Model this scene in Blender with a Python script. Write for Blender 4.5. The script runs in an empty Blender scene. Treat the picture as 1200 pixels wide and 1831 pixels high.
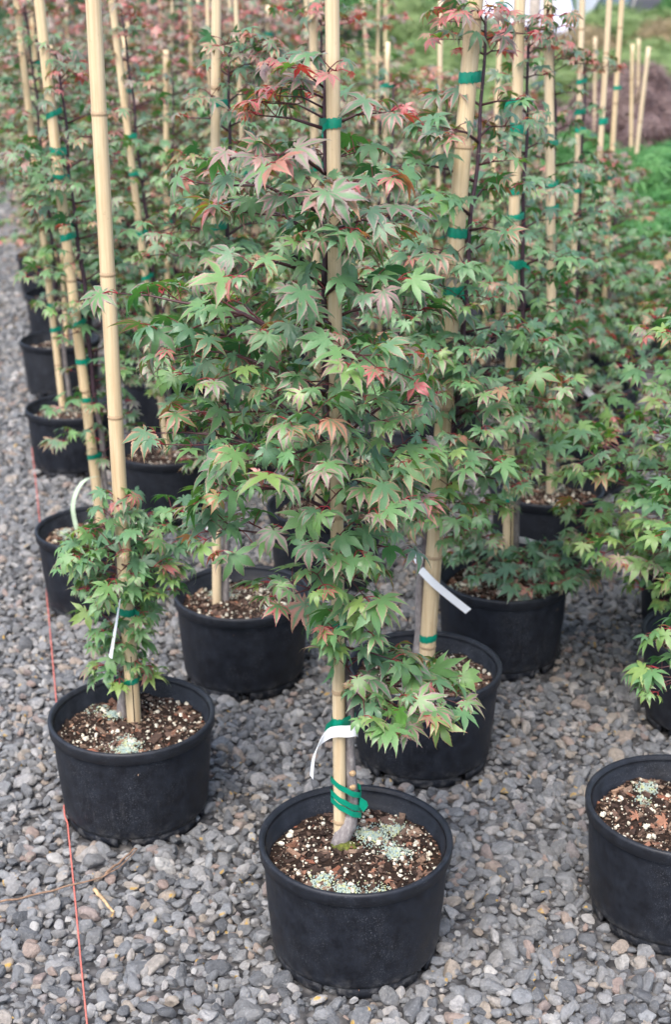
import bpy, bmesh, math, random
import numpy as np
from mathutils import Matrix, Vector
R = math.radians
rng = np.random.default_rng(11)
random.seed(11)

# ------------------------------------------------------------------ camera
PW, PH, FPX, PITCH, CAMZ = 1200, 1831, 2450.0, R(20.68), 1.685
POT_H = 0.24
scene = bpy.context.scene
col = scene.collection
cam_d = bpy.data.cameras.new('camera')
cam = bpy.data.objects.new('camera', cam_d)
col.objects.link(cam)
cam.location = (0, 0, CAMZ)
cam.rotation_euler = (math.pi / 2 - PITCH, 0, 0)
cam_d.sensor_fit = 'VERTICAL'
cam_d.sensor_height = 22.3
cam_d.lens = FPX * 22.3 / PH
cam_d.clip_start, cam_d.clip_end = 0.05, 2000
cam_d.dof.use_dof = True
cam_d.dof.focus_distance = 2.3
cam_d.dof.aperture_fstop = 2.9
scene.camera = cam

# ------------------------------------------------------------------ light
SUN_EL, SUN_AZ = R(58), R(200)
world = bpy.data.worlds.new('World')
scene.world = world
world.use_nodes = True
wn = world.node_tree
bg = wn.nodes['Background']
sky = wn.nodes.new('ShaderNodeTexSky')
sky.sky_type = 'NISHITA'
sky.sun_disc = False
sky.sun_elevation, sky.sun_rotation = SUN_EL, SUN_AZ
sky.air_density, sky.dust_density, sky.ozone_density = 1.0, 3.5, 1.0
wn.links.new(sky.outputs[0], bg.inputs[0])
bg.inputs[1].default_value = 0.15
sun_d = bpy.data.lights.new('sun', 'SUN')
sun_d.energy, sun_d.angle, sun_d.color = 1.2, R(40), (1.0, 0.97, 0.93)
sun = bpy.data.objects.new('sun', sun_d)
col.objects.link(sun)
sdir = Vector((math.sin(SUN_AZ) * math.cos(SUN_EL), math.cos(SUN_AZ) * math.cos(SUN_EL), math.sin(SUN_EL)))
sun.rotation_euler = sdir.to_track_quat('Z', 'Y').to_euler()
vs = scene.view_settings
vs.view_transform, vs.look, vs.gamma, vs.exposure = 'Standard', 'None', 1.0, 1.55
vs.use_curve_mapping = False

# ------------------------------------------------------------------ pixel helpers
def ray(px, py):
    a, b = (px - PW / 2) / FPX, -(py - PH / 2) / FPX
    c, s = math.cos(PITCH), math.sin(PITCH)
    return np.array([a, c + b * s, -s + b * c])
def on_z(px, py, z):
    d = ray(px, py)
    return np.array([0, 0, CAMZ]) + d * ((z - CAMZ) / d[2])
def on_y(px, py, y):
    d = ray(px, py)
    return np.array([0, 0, CAMZ]) + d * (y / d[1])
def to_px(P):
    P = np.atleast_2d(P) - np.array([0, 0, CAMZ])
    c, s = math.cos(PITCH), math.sin(PITCH)
    d = P[:, 1] * c - P[:, 2] * s
    u = P[:, 1] * s + P[:, 2] * c
    return np.stack([PW / 2 + FPX * P[:, 0] / d, PH / 2 - FPX * u / d, d], 1)

# ------------------------------------------------------------------ materials
class NT:
    def __init__(s, name):
        s.m = bpy.data.materials.new(name)
        s.m.use_nodes = True
        s.t = s.m.node_tree
        s.bsdf = s.t.nodes['Principled BSDF']
        s.out = s.t.nodes['Material Output']
    def n(s, kind, **kw):
        nd = s.t.nodes.new(kind)
        for k, v in kw.items(): setattr(nd, k, v)
        return nd
    def l(s, a, b): s.t.links.new(a, b)
    def noise(s, scale, detail=4, rough=0.55, coord='Object', vec=None):
        nd = s.n('ShaderNodeTexNoise')
        nd.inputs['Scale'].default_value = scale
        nd.inputs['Detail'].default_value = detail
        nd.inputs['Roughness'].default_value = rough
        if vec is None:
            vec = s.n('ShaderNodeTexCoord').outputs[coord]
        s.l(vec, nd.inputs['Vector'])
        return nd.outputs['Fac']
    def ramp(s, fac, stops, interp='LINEAR'):
        nd = s.n('ShaderNodeValToRGB')
        cr = nd.color_ramp
        cr.interpolation = interp
        while len(cr.elements) < len(stops): cr.elements.new(0.5)
        for e, (p, c) in zip(cr.elements, stops):
            e.position = p
            e.color = (c, c, c, 1) if isinstance(c, (int, float)) else (*c, 1)
        s.l(fac, nd.inputs[0])
        return nd.outputs[0]
    def mix(s, fac, a, b, mode='MIX'):
        nd = s.n('ShaderNodeMix', data_type='RGBA', blend_type=mode)
        for i, v in ((0, fac), (6, a), (7, b)):
            if isinstance(v, (int, float)): nd.inputs[i].default_value = v
            elif isinstance(v, tuple): nd.inputs[i].default_value = (*v, 1)
            else: s.l(v, nd.inputs[i])
        return nd.outputs[2]
    def math(s, op, a, b=0.0, c=None):
        nd = s.n('ShaderNodeMath', operation=op)
        for i, v in enumerate((a, b) if c is None else (a, b, c)):
            if isinstance(v, (int, float)): nd.inputs[i].default_value = v
            else: s.l(v, nd.inputs[i])
        return nd.outputs[0]
    def bump(s, h, strength=0.4, dist=0.01):
        nd = s.n('ShaderNodeBump')
        nd.inputs['Strength'].default_value = strength
        nd.inputs['Distance'].default_value = dist
        s.l(h, nd.inputs['Height'])
        s.l(nd.outputs[0], s.bsdf.inputs['Normal'])
    def set(s, base=None, rough=None, spec=None):
        if base is not None:
            if isinstance(base, tuple): s.bsdf.inputs['Base Color'].default_value = (*base, 1)
            else: s.l(base, s.bsdf.inputs['Base Color'])
        if rough is not None:
            if isinstance(rough, (int, float)): s.bsdf.inputs['Roughness'].default_value = rough
            else: s.l(rough, s.bsdf.inputs['Roughness'])
        if spec is not None: s.bsdf.inputs['Specular IOR Level'].default_value = spec
        return s.m
    def rnd(s): return s.n('ShaderNodeObjectInfo').outputs['Random']

M = {}
def plain(name, c, rough=0.6, scale=60, amt=0.25, spec=0.5, bump=0.2):
    t = NT(name)
    nz = t.noise(scale)
    a = tuple(x * (1 - amt) for x in c); b = tuple(min(1, x * (1 + amt)) for x in c)
    cc = t.ramp(nz, [(0.3, a), (0.7, b)])
    if bump: t.bump(nz, bump, 0.003)
    M[name] = t.set(cc, rough, spec)
    return M[name]

# stones
t = NT('stone')
r_ = t.rnd()
base = t.ramp(r_, [(0.0, (0.095, 0.10, 0.108)), (0.22, (0.175, 0.182, 0.19)), (0.45, (0.25, 0.255, 0.26)), (0.62, (0.18, 0.182, 0.182)),
                   (0.74, (0.37, 0.365, 0.36)), (0.84, (0.33, 0.285, 0.235)), (0.90, (0.30, 0.23, 0.20)), (0.94, (0.21, 0.225, 0.24)), (0.975, (0.45, 0.44, 0.42)), (1.0, (0.19, 0.175, 0.16))])
n1 = t.noise(1.6, 6, 0.65)
n2 = t.noise(7, 3, 0.6)
c = t.mix(1.0, base, t.ramp(n1, [(0.25, 0.52), (0.5, 0.86), (0.78, 1.15)]), 'MULTIPLY')
c = t.mix(t.ramp(n2, [(0.60, 0.0), (0.72, 0.35)]), c, (0.45, 0.45, 0.44))
r2 = t.math('FRACT', t.math('MULTIPLY', r_, 37.7))
lich = t.math('MULTIPLY', t.ramp(t.noise(1.1, 3), [(0.56, 0.0), (0.63, 0.85)]), t.ramp(r2, [(0.955, 0.0), (0.965, 1.0)]))
c = t.mix(lich, c, (0.48, 0.30, 0.06))
t.bump(t.noise(4, 6, 0.7), 0.5, 0.12)
M['stone'] = t.set(c, 0.78, 0.35)

t = NT('ground')
v1 = t.n('ShaderNodeTexVoronoi'); v1.inputs['Scale'].default_value = 60
t.l(t.n('ShaderNodeTexCoord').outputs['Object'], v1.inputs['Vector'])
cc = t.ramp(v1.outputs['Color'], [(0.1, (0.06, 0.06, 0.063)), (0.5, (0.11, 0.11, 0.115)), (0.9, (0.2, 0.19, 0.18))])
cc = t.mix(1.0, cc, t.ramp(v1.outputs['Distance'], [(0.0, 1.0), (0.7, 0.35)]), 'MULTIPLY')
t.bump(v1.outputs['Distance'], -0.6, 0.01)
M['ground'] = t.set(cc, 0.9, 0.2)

# black pot plastic, dusty, scuffed
t = NT('pot_plastic')
d1 = t.noise(9, 5, 0.6); d2 = t.noise(420, 3, 0.6); d3 = t.noise(34, 4, 0.7)
dust = t.math('MULTIPLY', t.ramp(d1, [(0.46, 0.0), (0.72, 0.8)]), t.ramp(d2, [(0.57, 0.0), (0.70, 1.0)]))
film = t.math('MULTIPLY', t.ramp(d3, [(0.35, 0.0), (0.8, 1.0)]), 0.05)
c = t.mix(film, (0.0055, 0.0066, 0.0100), (0.22, 0.28, 0.40))
c = t.mix(t.math('MULTIPLY', dust, 0.46), c, (0.30, 0.32, 0.35))
sep = t.n('ShaderNodeSeparateXYZ'); t.l(t.n('ShaderNodeTexCoord').outputs['Object'], sep.inputs[0])
low = t.math('MULTIPLY', t.ramp(sep.outputs[2], [(0.004, 1.0), (0.05, 0.0)]), t.ramp(t.noise(55, 5, 0.7), [(0.48, 0.0), (0.72, 0.5)]))
c = t.mix(low, c, (0.26, 0.25, 0.24))
t.bump(t.noise(130, 4), 0.08, 0.002)
mp2 = t.n('ShaderNodeMapping'); mp2.inputs['Scale'].default_value = (1, 1, 0.12)
t.l(t.n('ShaderNodeTexCoord').outputs['Object'], mp2.inputs[0])
streak = t.math('MULTIPLY', t.ramp(t.noise(70, 4, 0.7, vec=mp2.outputs[0]), [(0.55, 0.0), (0.8, 1.0)]), t.ramp(t.noise(5, 3), [(0.45, 0.0), (0.7, 0.16)]))
c = t.mix(streak, c, (0.22, 0.22, 0.23))
c = t.mix(t.ramp(t.rnd(), [(0.0, 0.0), (1.0, 0.018)]), c, (0.4, 0.4, 0.4))
M['pot_plastic'] = t.set(c, t.ramp(d3, [(0.3, 0.40), (0.75, 0.58)]), 0.27)

# bamboo
t = NT('bamboo')
tc = t.n('ShaderNodeTexCoord').outputs['Object']
mp = t.n('ShaderNodeMapping'); mp.inputs['Scale'].default_value = (1, 1, 0.035)
t.l(tc, mp.inputs[0])
st = t.noise(190, 4, 0.6, vec=mp.outputs[0]); bl = t.noise(7, 5, 0.6)
c = t.ramp(st, [(0.25, (0.43, 0.305, 0.165)), (0.5, (0.56, 0.43, 0.25)), (0.75, (0.63, 0.51, 0.325))])
c = t.mix(t.ramp(bl, [(0.5, 0.0), (0.78, 0.4)]), c, (0.42, 0.265, 0.12))
c = t.mix(t.ramp(t.noise(60, 5, 0.75), [(0.62, 0.0), (0.72, 0.5)]), c, (0.20, 0.13, 0.07))
mp3 = t.n('ShaderNodeMapping'); mp3.inputs['Scale'].default_value = (1, 1, 0.05); t.l(tc, mp3.inputs[0])
c = t.mix(t.ramp(t.noise(55, 3, 0.6, vec=mp3.outputs[0]), [(0.54, 0.0), (0.66, 0.55)]), c, (0.36, 0.22, 0.10))
c = t.mix(t.math('MULTIPLY', t.rnd(), 0.35), c, (0.50, 0.43, 0.34))
t.bump(st, 0.15, 0.002)
M['bamboo'] = t.set(c, 0.5, 0.4)
plain('bamboo_node', (0.36, 0.255, 0.15), 0.6, 90, 0.5)
plain('split_line', (0.03, 0.02, 0.012), 0.9)
plain('tie_tape', (0.0, 0.205, 0.125), 0.38, 50, 0.2, 0.5, 0.3)
plain('tag_paper', (0.82, 0.84, 0.86), 0.45, 30, 0.04, 0.5, 0)
plain('tag_print', (0.25, 0.27, 0.3), 0.6)
plain('string', (0.48, 0.13, 0.10), 0.75, 300, 0.3)
plain('pale_strip', (0.40, 0.50, 0.36), 0.45, 30, 0.2)
plain('dry_twig', (0.20, 0.125, 0.08), 0.85, 120, 0.4)
plain('dead_leaf', (0.24, 0.11, 0.065), 0.75, 60, 0.5)
plain('cut_wood', (0.40, 0.27, 0.15), 0.85, 160, 0.5)
plain('moss', (0.075, 0.085, 0.012), 0.95, 200, 0.6)
plain('perlite', (0.56, 0.52, 0.42), 0.85, 120, 0.35)
plain('ink', (0.02, 0.02, 0.022), 0.6)
t = NT('fertilizer')
M['fertilizer'] = t.set(t.ramp(t.noise(130, 2), [(0.35, (0.20, 0.29, 0.27)), (0.5, (0.33, 0.40, 0.36)), (0.65, (0.40, 0.42, 0.20))]), 0.5, 0.4)
t = NT('bark_chips')
at = t.n('ShaderNodeAttribute', attribute_name='tint')
c = t.ramp(at.outputs['Fac'], [(0.0, (0.016, 0.010, 0.008)), (0.32, (0.05, 0.032, 0.025)), (0.58, (0.115, 0.072, 0.055)), (0.82, (0.20, 0.14, 0.10)), (0.94, (0.20, 0.08, 0.05)), (1.0, (0.34, 0.26, 0.18))])
c = t.mix(1.0, c, t.ramp(t.noise(300, 4), [(0.3, 0.6), (0.7, 1.35)]), 'MULTIPLY')
M['bark_chips'] = t.set(c, 0.9, 0.25)
t = NT('soil')
nz = t.noise(110, 6, 0.7)
t.bump(nz, 0.9, 0.01)
M['soil'] = t.set(t.ramp(nz, [(0.3, (0.009, 0.006, 0.005)), (0.55, (0.03, 0.018, 0.013)), (0.75, (0.07, 0.04, 0.028))]), 0.95, 0.2)

# bark of the maples: young purple wood, grey older wood
t = NT('trunk_bark')
mp = t.n('ShaderNodeMapping'); mp.inputs['Scale'].default_value = (1, 1, 0.4)
t.l(t.n('ShaderNodeTexCoord').outputs['Object'], mp.inputs[0])
nz = t.noise(120, 6, 0.7, vec=mp.outputs[0])
sep = t.n('ShaderNodeSeparateXYZ'); t.l(t.n('ShaderNodeTexCoord').outputs['Object'], sep.inputs[0])
old = t.ramp(nz, [(0.3, (0.10, 0.085, 0.085)), (0.55, (0.21, 0.19, 0.185)), (0.7, (0.33, 0.31, 0.29))])
young = t.ramp(nz, [(0.3, (0.022, 0.012, 0.018)), (0.6, (0.06, 0.032, 0.045)), (0.75, (0.13, 0.09, 0.11))])
c = t.mix(t.ramp(sep.outputs[2], [(0.22, 0.0), (0.42, 1.0)]), old, young)
t.bump(nz, 0.35, 0.004)
M['trunk_bark'] = t.set(c, 0.6, 0.4)
t = NT('twig_bark')
at = t.n('ShaderNodeAttribute', attribute_name='tint')
c = t.ramp(at.outputs['Fac'], [(0.0, (0.03, 0.016, 0.02)), (0.5, (0.075, 0.02, 0.022)), (1.0, (0.26, 0.02, 0.03))])
M['twig_bark'] = t.set(c, 0.5, 0.4)

# leaf: green with a pink margin; redness, hue and luck come with each leaf
def leaf_mat(name, from_object):
    t = NT(name)
    if from_object:
        tint = t.n('ShaderNodeObjectInfo').outputs['Color']
    else:
        tint = t.n('ShaderNodeAttribute', attribute_name='tint').outputs['Color']
    sp = t.n('ShaderNodeSeparateColor'); t.l(tint, sp.inputs[0])
    red, hue, luck = sp.outputs
    edge = t.n('ShaderNodeAttribute', attribute_name='edge').outputs['Fac']
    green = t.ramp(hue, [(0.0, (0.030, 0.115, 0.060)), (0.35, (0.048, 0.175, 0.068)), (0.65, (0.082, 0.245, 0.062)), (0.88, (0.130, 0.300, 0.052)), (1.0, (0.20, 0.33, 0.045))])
    nz = t.noise(45, 4, 0.6)
    green = t.mix(1.0, green, t.ramp(nz, [(0.3, 0.72), (0.7, 1.25)]), 'MULTIPLY')
    rc = t.ramp(luck, [(0.0, (0.25, 0.155, 0.175)), (0.45, (0.36, 0.175, 0.185)), (0.62, (0.40, 0.16, 0.155)), (0.70, (0.42, 0.165, 0.075)), (0.80, (0.50, 0.12, 0.14)), (1.0, (0.52, 0.025, 0.07))])
    # the margin and the lobe tips colour first
    k = t.math('ADD', t.math('MULTIPLY', red, 1.7), t.math('SUBTRACT', t.math('MULTIPLY', edge, 1.3), 1.48))
    k = t.math('ADD', k, t.math('MULTIPLY', t.math('SUBTRACT', nz, 0.5), 0.9))
    c = t.mix(t.ramp(k, [(0.05, 0.0), (0.45, 1.0)]), green, rc)
    # paler veins
    c = t.mix(t.ramp(edge, [(0.0, 0.32), (0.10, 0.0)]), c, (0.16, 0.22, 0.10))
    geo = t.n('ShaderNodeNewGeometry')
    c = t.mix(t.math('MULTIPLY', geo.outputs['Backfacing'], 0.3), c, (0.17, 0.21, 0.15))
    b = t.bsdf
    t.l(c, b.inputs['Base Color'])
    t.l(t.ramp(nz, [(0.3, 0.36), (0.7, 0.52)]), b.inputs['Roughness'])
    b.inputs['Specular IOR Level'].default_value = 0.72
    tr = t.n('ShaderNodeBsdfTranslucent')
    t.l(t.mix(1.0, c, (1.5, 1.45, 0.45), 'MULTIPLY'), tr.inputs['Color'])
    mx = t.n('ShaderNodeMixShader'); mx.inputs[0].default_value = 0.28
    t.l(b.outputs[0], mx.inputs[1]); t.l(tr.outputs[0], mx.inputs[2]); t.l(mx.outputs[0], t.out.inputs[0])
    t.bump(nz, 0.2, 0.003)
    M[name] = t.m
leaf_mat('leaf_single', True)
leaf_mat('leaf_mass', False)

def lace_mat(name, a, b_):
    t = NT(name)
    at = t.n('ShaderNodeAttribute', attribute_name='tint').outputs['Fac']
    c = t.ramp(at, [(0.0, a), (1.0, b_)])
    t.l(c, t.bsdf.inputs['Base Color'])
    t.bsdf.inputs['Roughness'].default_value = 0.5
    tr = t.n('ShaderNodeBsdfTranslucent'); t.l(c, tr.inputs['Color'])
    mx = t.n('ShaderNodeMixShader'); mx.inputs[0].default_value = 0.35
    t.l(t.bsdf.outputs[0], mx.inputs[1]); t.l(tr.outputs[0], mx.inputs[2]); t.l(mx.outputs[0], t.out.inputs[0])
    M[name] = t.m
lace_mat('lace_green', (0.055, 0.19, 0.05), (0.19, 0.40, 0.12))
lace_mat('lace_lime', (0.14, 0.22, 0.07), (0.34, 0.42, 0.17))
lace_mat('lace_purple', (0.13, 0.08, 0.075), (0.40, 0.29, 0.25))
lace_mat('lace_orange', (0.22, 0.17, 0.08), (0.38, 0.30, 0.18))
lace_mat('hedge_green', (0.035, 0.085, 0.03), (0.10, 0.19, 0.07))

# ------------------------------------------------------------------ mesh helpers
class MB:
    def __init__(s):
        s.v, s.f, s.n, s.att = [], [], 0, {}
    def add(s, verts, faces, **att):
        verts = np.asarray(verts, float)
        k = len(verts)
        s.v.append(verts)
        s.f.extend([tuple(i + s.n for i in f) for f in faces])
        for name in set(s.att) | set(att):
            lst = s.att.setdefault(name, [])
            have = sum(len(a) for a in lst)
            if have < s.n: lst.append(np.zeros(s.n - have))
            val = att.get(name, 0.0)
            lst.append(np.full(k, val) if np.isscalar(val) else np.asarray(val, float))
        s.n += k
    def tube(s, pts, rad, n=6, cap=True, **att):
        pts = np.asarray(pts, float); m = len(pts)
        rad = np.full(m, rad) if np.isscalar(rad) else np.asarray(rad, float)
        tg = np.gradient(pts, axis=0)
        tg /= np.linalg.norm(tg, axis=1)[:, None] + 1e-9
        ref = np.array([0.0, 0.0, 1.0]) if abs(tg[0][2]) < 0.9 else np.array([1.0, 0.0, 0.0])
        a = np.linspace(0, 2 * np.pi, n, endpoint=False)
        V = []
        u = np.cross(tg[0], ref); u /= np.linalg.norm(u)
        for i in range(m):
            u = u - tg[i] * (u @ tg[i]); u /= np.linalg.norm(u) + 1e-9
            w = np.cross(tg[i], u)
            V.append(pts[i] + rad[i] * (np.cos(a)[:, None] * u + np.sin(a)[:, None] * w))
        F = []
        for i in range(m - 1):
            for j in range(n):
                k = (j + 1) % n
                F.append((i * n + j, i * n + k, (i + 1) * n + k, (i + 1) * n + j))
        if cap:
            F.append(tuple(range(n))[::-1]); F.append(tuple((m - 1) * n + j for j in range(n)))
        s.add(np.concatenate(V), F, **att)
    def lathe(s, prof, n=48, a0=0.0, a1=2 * math.pi, caps=False, **att):
        full = abs(a1 - a0) > 6.28
        k = n if full else n + 1
        a = a0 + (a1 - a0) * np.arange(k) / n
        V = np.concatenate([np.stack([r * np.cos(a), r * np.sin(a), np.full(k, z)], 1) for r, z in prof])
        F = []
        for i in range(len(prof) - 1):
            for j in range(n):
                q = (j + 1) % k
                F.append((i * k + j, i * k + q, (i + 1) * k + q, (i + 1) * k + j))
        if caps and not full:
            F.append(tuple(i * k for i in range(len(prof))))
            F.append(tuple(i * k + k - 1 for i in range(len(prof)))[::-1])
        s.add(V, F, **att)
    def box(s, lo, hi, mat=None, **att):
        lo, hi = np.array(lo, float), np.array(hi, float)
        V = np.array([[(lo, hi)[i][0], (lo, hi)[j][1], (lo, hi)[k][2]] for i in (0, 1) for j in (0, 1) for k in (0, 1)])
        if mat is not None: V = V @ np.asarray(mat)[:3, :3].T + np.asarray(mat)[:3, 3]
        s.add(V, [(0, 1, 3, 2), (4, 6, 7, 5), (0, 4, 5, 1), (2, 3, 7, 6), (0, 2, 6, 4), (1, 5, 7, 3)], **att)
    def mesh(s, name, mat, smooth=True):
        me = bpy.data.meshes.new(name)
        v = np.concatenate(s.v) if s.v else np.zeros((0, 3))
        me.from_pydata(v.tolist(), [], s.f)
        for nm, lst in s.att.items():
            a = me.attributes.new(nm, 'FLOAT', 'POINT')
            a.data.foreach_set('value', np.concatenate(lst).astype(np.float32))
        if mat: me.materials.append(M[mat])
        if smooth: me.polygons.foreach_set('use_smooth', np.ones(len(me.polygons), bool))
        me.update()
        return me

def obj(name, me, parent=None, loc=None, kind=None):
    o = bpy.data.objects.new(name, me)
    col.objects.link(o)
    if parent is not None: o.parent = parent
    if loc is not None: o.location = loc
    if kind: o['kind'] = kind
    return o
def tag(o, label, cat, group=None):
    o['label'] = label; o['category'] = cat
    if group: o['group'] = group
    return o
def thing(name, label, cat, loc, group=None):
    o = obj(name, None, None, loc)
    o.empty_display_size = 0.05
    return tag(o, label, cat, group)
def copy_tree(o, parent=None):
    c_ = o.copy(); col.objects.link(c_)
    if parent is not None: c_.parent = parent
    for ch in o.children: copy_tree(ch, c_)
    return c_
def frame_to(z_axis, spin=0.0):
    z = Vector(z_axis).normalized()
    return z.to_track_quat('Z', 'Y').to_matrix().to_4x4() @ Matrix.Rotation(spin, 4, 'Z')

# ------------------------------------------------------------------ where the pots stand
P = {  # rim centres worked out from the photograph: pots on a staggered grid
    'P1': (0.037, 2.137), 'P2': (-0.438, 2.600), 'P3': (0.658, 2.250), 'P4': (0.206, 2.831), 'P5': (-0.241, 3.242), 'P6': (0.447, 3.348),
    'P7': (0.924, 2.998), 'P8': (-0.692, 3.701), 'P9': (-0.575, 4.430), 'P10': (-0.986, 4.946), 'P11': (-1.236, 6.012), 'P12': (-1.715, 8.132),
    'P13': (-0.031, 3.886), 'P14': (0.663, 4.044), 'P15': (0.907, 4.740)}
A, B = np.array((-0.25, 1.10)), np.array((0.64, 0.15))
half = (A + B) / 2
taken = [np.array(v) for v in P.values()]
far = []
for i in range(-1, 14):
    for j in range(-4, 9):
        for h in (0, 1):
            q = np.array(P['P1']) + i * A + j * B + h * half
            if min(np.linalg.norm(q - w) for w in taken) < 0.42: continue
            left = -0.438 + (q[1] - 2.6) * -0.2315
            if q[0] < left - 0.1 or q[1] < 3.3: continue
            lim = 0.27 * q[1] + 0.15
            if q[0] > lim: continue
            if q[0] > 1.15 and q[1] > 6.0: continue           # the laceleaf bed begins
            if q[0] > 0.6 and q[1] > 8.0: continue
            if q[0] > -0.1 and q[1] > 9.4: continue
            if q[1] > 14.5: continue
            far.append(np.round(q + rng.uniform(-0.05, 0.05, 2), 5))
far.sort(key=lambda q: q[1])

# ------------------------------------------------------------------ ground and gravel
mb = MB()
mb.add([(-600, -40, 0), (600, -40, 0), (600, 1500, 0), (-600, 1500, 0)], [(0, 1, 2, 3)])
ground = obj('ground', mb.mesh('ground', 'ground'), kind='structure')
ground['label'] = 'grey crushed gravel ground of the nursery yard'

def stone_mesh(k):
    r = np.random.default_rng(100 + k)
    bm = bmesh.new()
    bmesh.ops.create_icosphere(bm, subdivisions=3, radius=1)
    nk = r.integers(8, 13)
    N = r.normal(size=(nk, 3)); N /= np.linalg.norm(N, axis=1)[:, None]
    Hh = r.uniform(0.50, 0.88, nk)
    sq = np.array([1.0, r.uniform(0.68, 0.95), r.uniform(0.5, 0.75)])
    p = r.uniform(14, 60)
    for v in bm.verts:
        d = np.array(v.co); d /= np.linalg.norm(d)
        q = np.maximum(N @ d, 0.01) / Hh
        rad = (np.sum(q ** p) + 0.9 ** p) ** (-1 / p)
        w = d * rad * sq
        w += 0.025 * np.sin(w * 9 + k)
        v.co = w
    me = bpy.data.meshes.new('stone')
    bm.to_mesh(me); bm.free()
    me.polygons.foreach_set('use_smooth', np.full(len(me.polygons), k % 3 == 0))
    me.materials.append(M['stone'])
    return me
STONES = [stone_mesh(k) for k in range(12)]
src = bpy.data.collections.new('gravel_shapes')
for k, me in enumerate(STONES):
    src.objects.link(bpy.data.objects.new('stone_shape_%02d' % k, me))

def stone_field(cell, size, y0, y1, zlo, zhi, keep=1.0, seed=1, sd=0.3, xr=None):
    r = np.random.default_rng(seed)
    out = []
    ys = np.arange(y0, y1, cell)
    for y in ys:
        hw = 0.33 * y + 0.40
        lo, hi = (-hw, hw) if xr is None else (max(-hw, xr[0](y)), min(hw, xr[1](y)))
        if hi <= lo: continue
        xs = np.arange(lo, hi, cell)
        q = np.stack([xs + r.uniform(-0.45, 0.45, len(xs)) * cell, y + r.uniform(-0.45, 0.45, len(xs)) * cell,
                      r.uniform(zlo, zhi, len(xs))], 1)
        out.append(q[r.random(len(xs)) < keep])
    q = np.concatenate(out)
    s_ = size * np.exp(r.normal(0, sd, len(q)))
    return np.concatenate([q, s_[:, None]], 1)
fields = [stone_field(0.0165, 0.0092, 1.05, 4.4, -0.007, 0.001, 0.95, 1),
          stone_field(0.021, 0.0118, 1.05, 4.6, 0.003, 0.010, 0.75, 2, 0.28),
          stone_field(0.042, 0.0165, 1.05, 4.6, 0.006, 0.012, 0.42, 3, 0.22),
          stone_field(0.024, 0.0145, 4.4, 7.0, 0.0, 0.008, 1.0, 4, 0.3),
          stone_field(0.034, 0.020, 7.0, 13.0, 0.0, 0.008, 1.0, 5, 0.3, (lambda y: -9, lambda y: -0.2 * y + 0.4))]
S = np.concatenate(fields)
allpots = [np.array(v) for v in P.values()] + far
for c0 in allpots:
    d = np.hypot(S[:, 0] - c0[0], S[:, 1] - c0[1])
    S = S[~((d < 0.158) & (d > 0.135)) ]
    d = np.hypot(S[:, 0] - c0[0], S[:, 1] - c0[1])
    S = S[~((d <= 0.135) & (d < 0.10))]
S[:, 3] = np.clip(S[:, 3] * 1.08, 0.004, 0.029)
near_pot = np.zeros(len(S), bool)
for c0 in allpots:
    near_pot |= np.hypot(S[:, 0] - c0[0], S[:, 1] - c0[1]) < 0.20
rot = rng.uniform(0, 2 * np.pi, (len(S), 3)); rot[:, :2] = rng.normal(0, 0.45, (len(S), 2))
scl = S[:, 3:4] * rng.uniform(0.85, 1.15, (len(S), 3))
idx = rng.integers(0, len(STONES), len(S))
pxs = to_px(S[:, :3])
big = S[:, 3] / pxs[:, 2]
vis = (pxs[:, 0] > 5) & (pxs[:, 0] < 1195) & (pxs[:, 1] < 1826) & (S[:, 2] > 0.004) & ~near_pot
order = np.argsort(-big * vis)[:300]
single = np.zeros(len(S), bool); single[order] = True
for i in order:
    o = obj('stone', STONES[idx[i]], ground, S[i, :3])
    o.rotation_euler = rot[i]; o.scale = scl[i]
me = bpy.data.meshes.new('gravel')
q = ~single
me.from_pydata(S[q, :3].tolist(), [], [])
for nm, tp, arr, fld in (('rot', 'FLOAT_VECTOR', rot[q], 'vector'), ('scl', 'FLOAT_VECTOR', scl[q], 'vector'), ('pick', 'INT', idx[q], 'value')):
    a = me.attributes.new(nm, tp, 'POINT')
    a.data.foreach_set(fld, (arr.astype(np.float32) if tp != 'INT' else arr.astype(np.int32)).ravel())
me.materials.append(M['stone'])
gravel = obj('gravel', me, kind='stuff')
tag(gravel, 'loose grey crushed stone gravel between the black pots', 'gravel')
ng = bpy.data.node_groups.new('scatter_gravel', 'GeometryNodeTree')
ng.interface.new_socket('Geometry', in_out='INPUT', socket_type='NodeSocketGeometry')
ng.interface.new_socket('Geometry', in_out='OUTPUT', socket_type='NodeSocketGeometry')
gi, go = ng.nodes.new('NodeGroupInput'), ng.nodes.new('NodeGroupOutput')
ci = ng.nodes.new('GeometryNodeCollectionInfo')
ci.inputs['Collection'].default_value = src
ci.inputs['Separate Children'].default_value = True
ci.inputs['Reset Children'].default_value = True
iop = ng.nodes.new('GeometryNodeInstanceOnPoints')
iop.inputs['Pick Instance'].default_value = True
def named(nm, tp):
    nd = ng.nodes.new('GeometryNodeInputNamedAttribute')
    nd.data_type = tp; nd.inputs['Name'].default_value = nm
    return nd.outputs['Attribute']
ng.links.new(gi.outputs[0], iop.inputs['Points'])
ng.links.new(ci.outputs[0], iop.inputs['Instance'])
ng.links.new(named('pick', 'INT'), iop.inputs['Instance Index'])
ng.links.new(named('rot', 'FLOAT_VECTOR'), iop.inputs['Rotation'])
ng.links.new(named('scl', 'FLOAT_VECTOR'), iop.inputs['Scale'])
ng.links.new(iop.outputs[0], go.inputs[0])
gm = gravel.modifiers.new('scatter', 'NODES'); gm.node_group = ng

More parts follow.
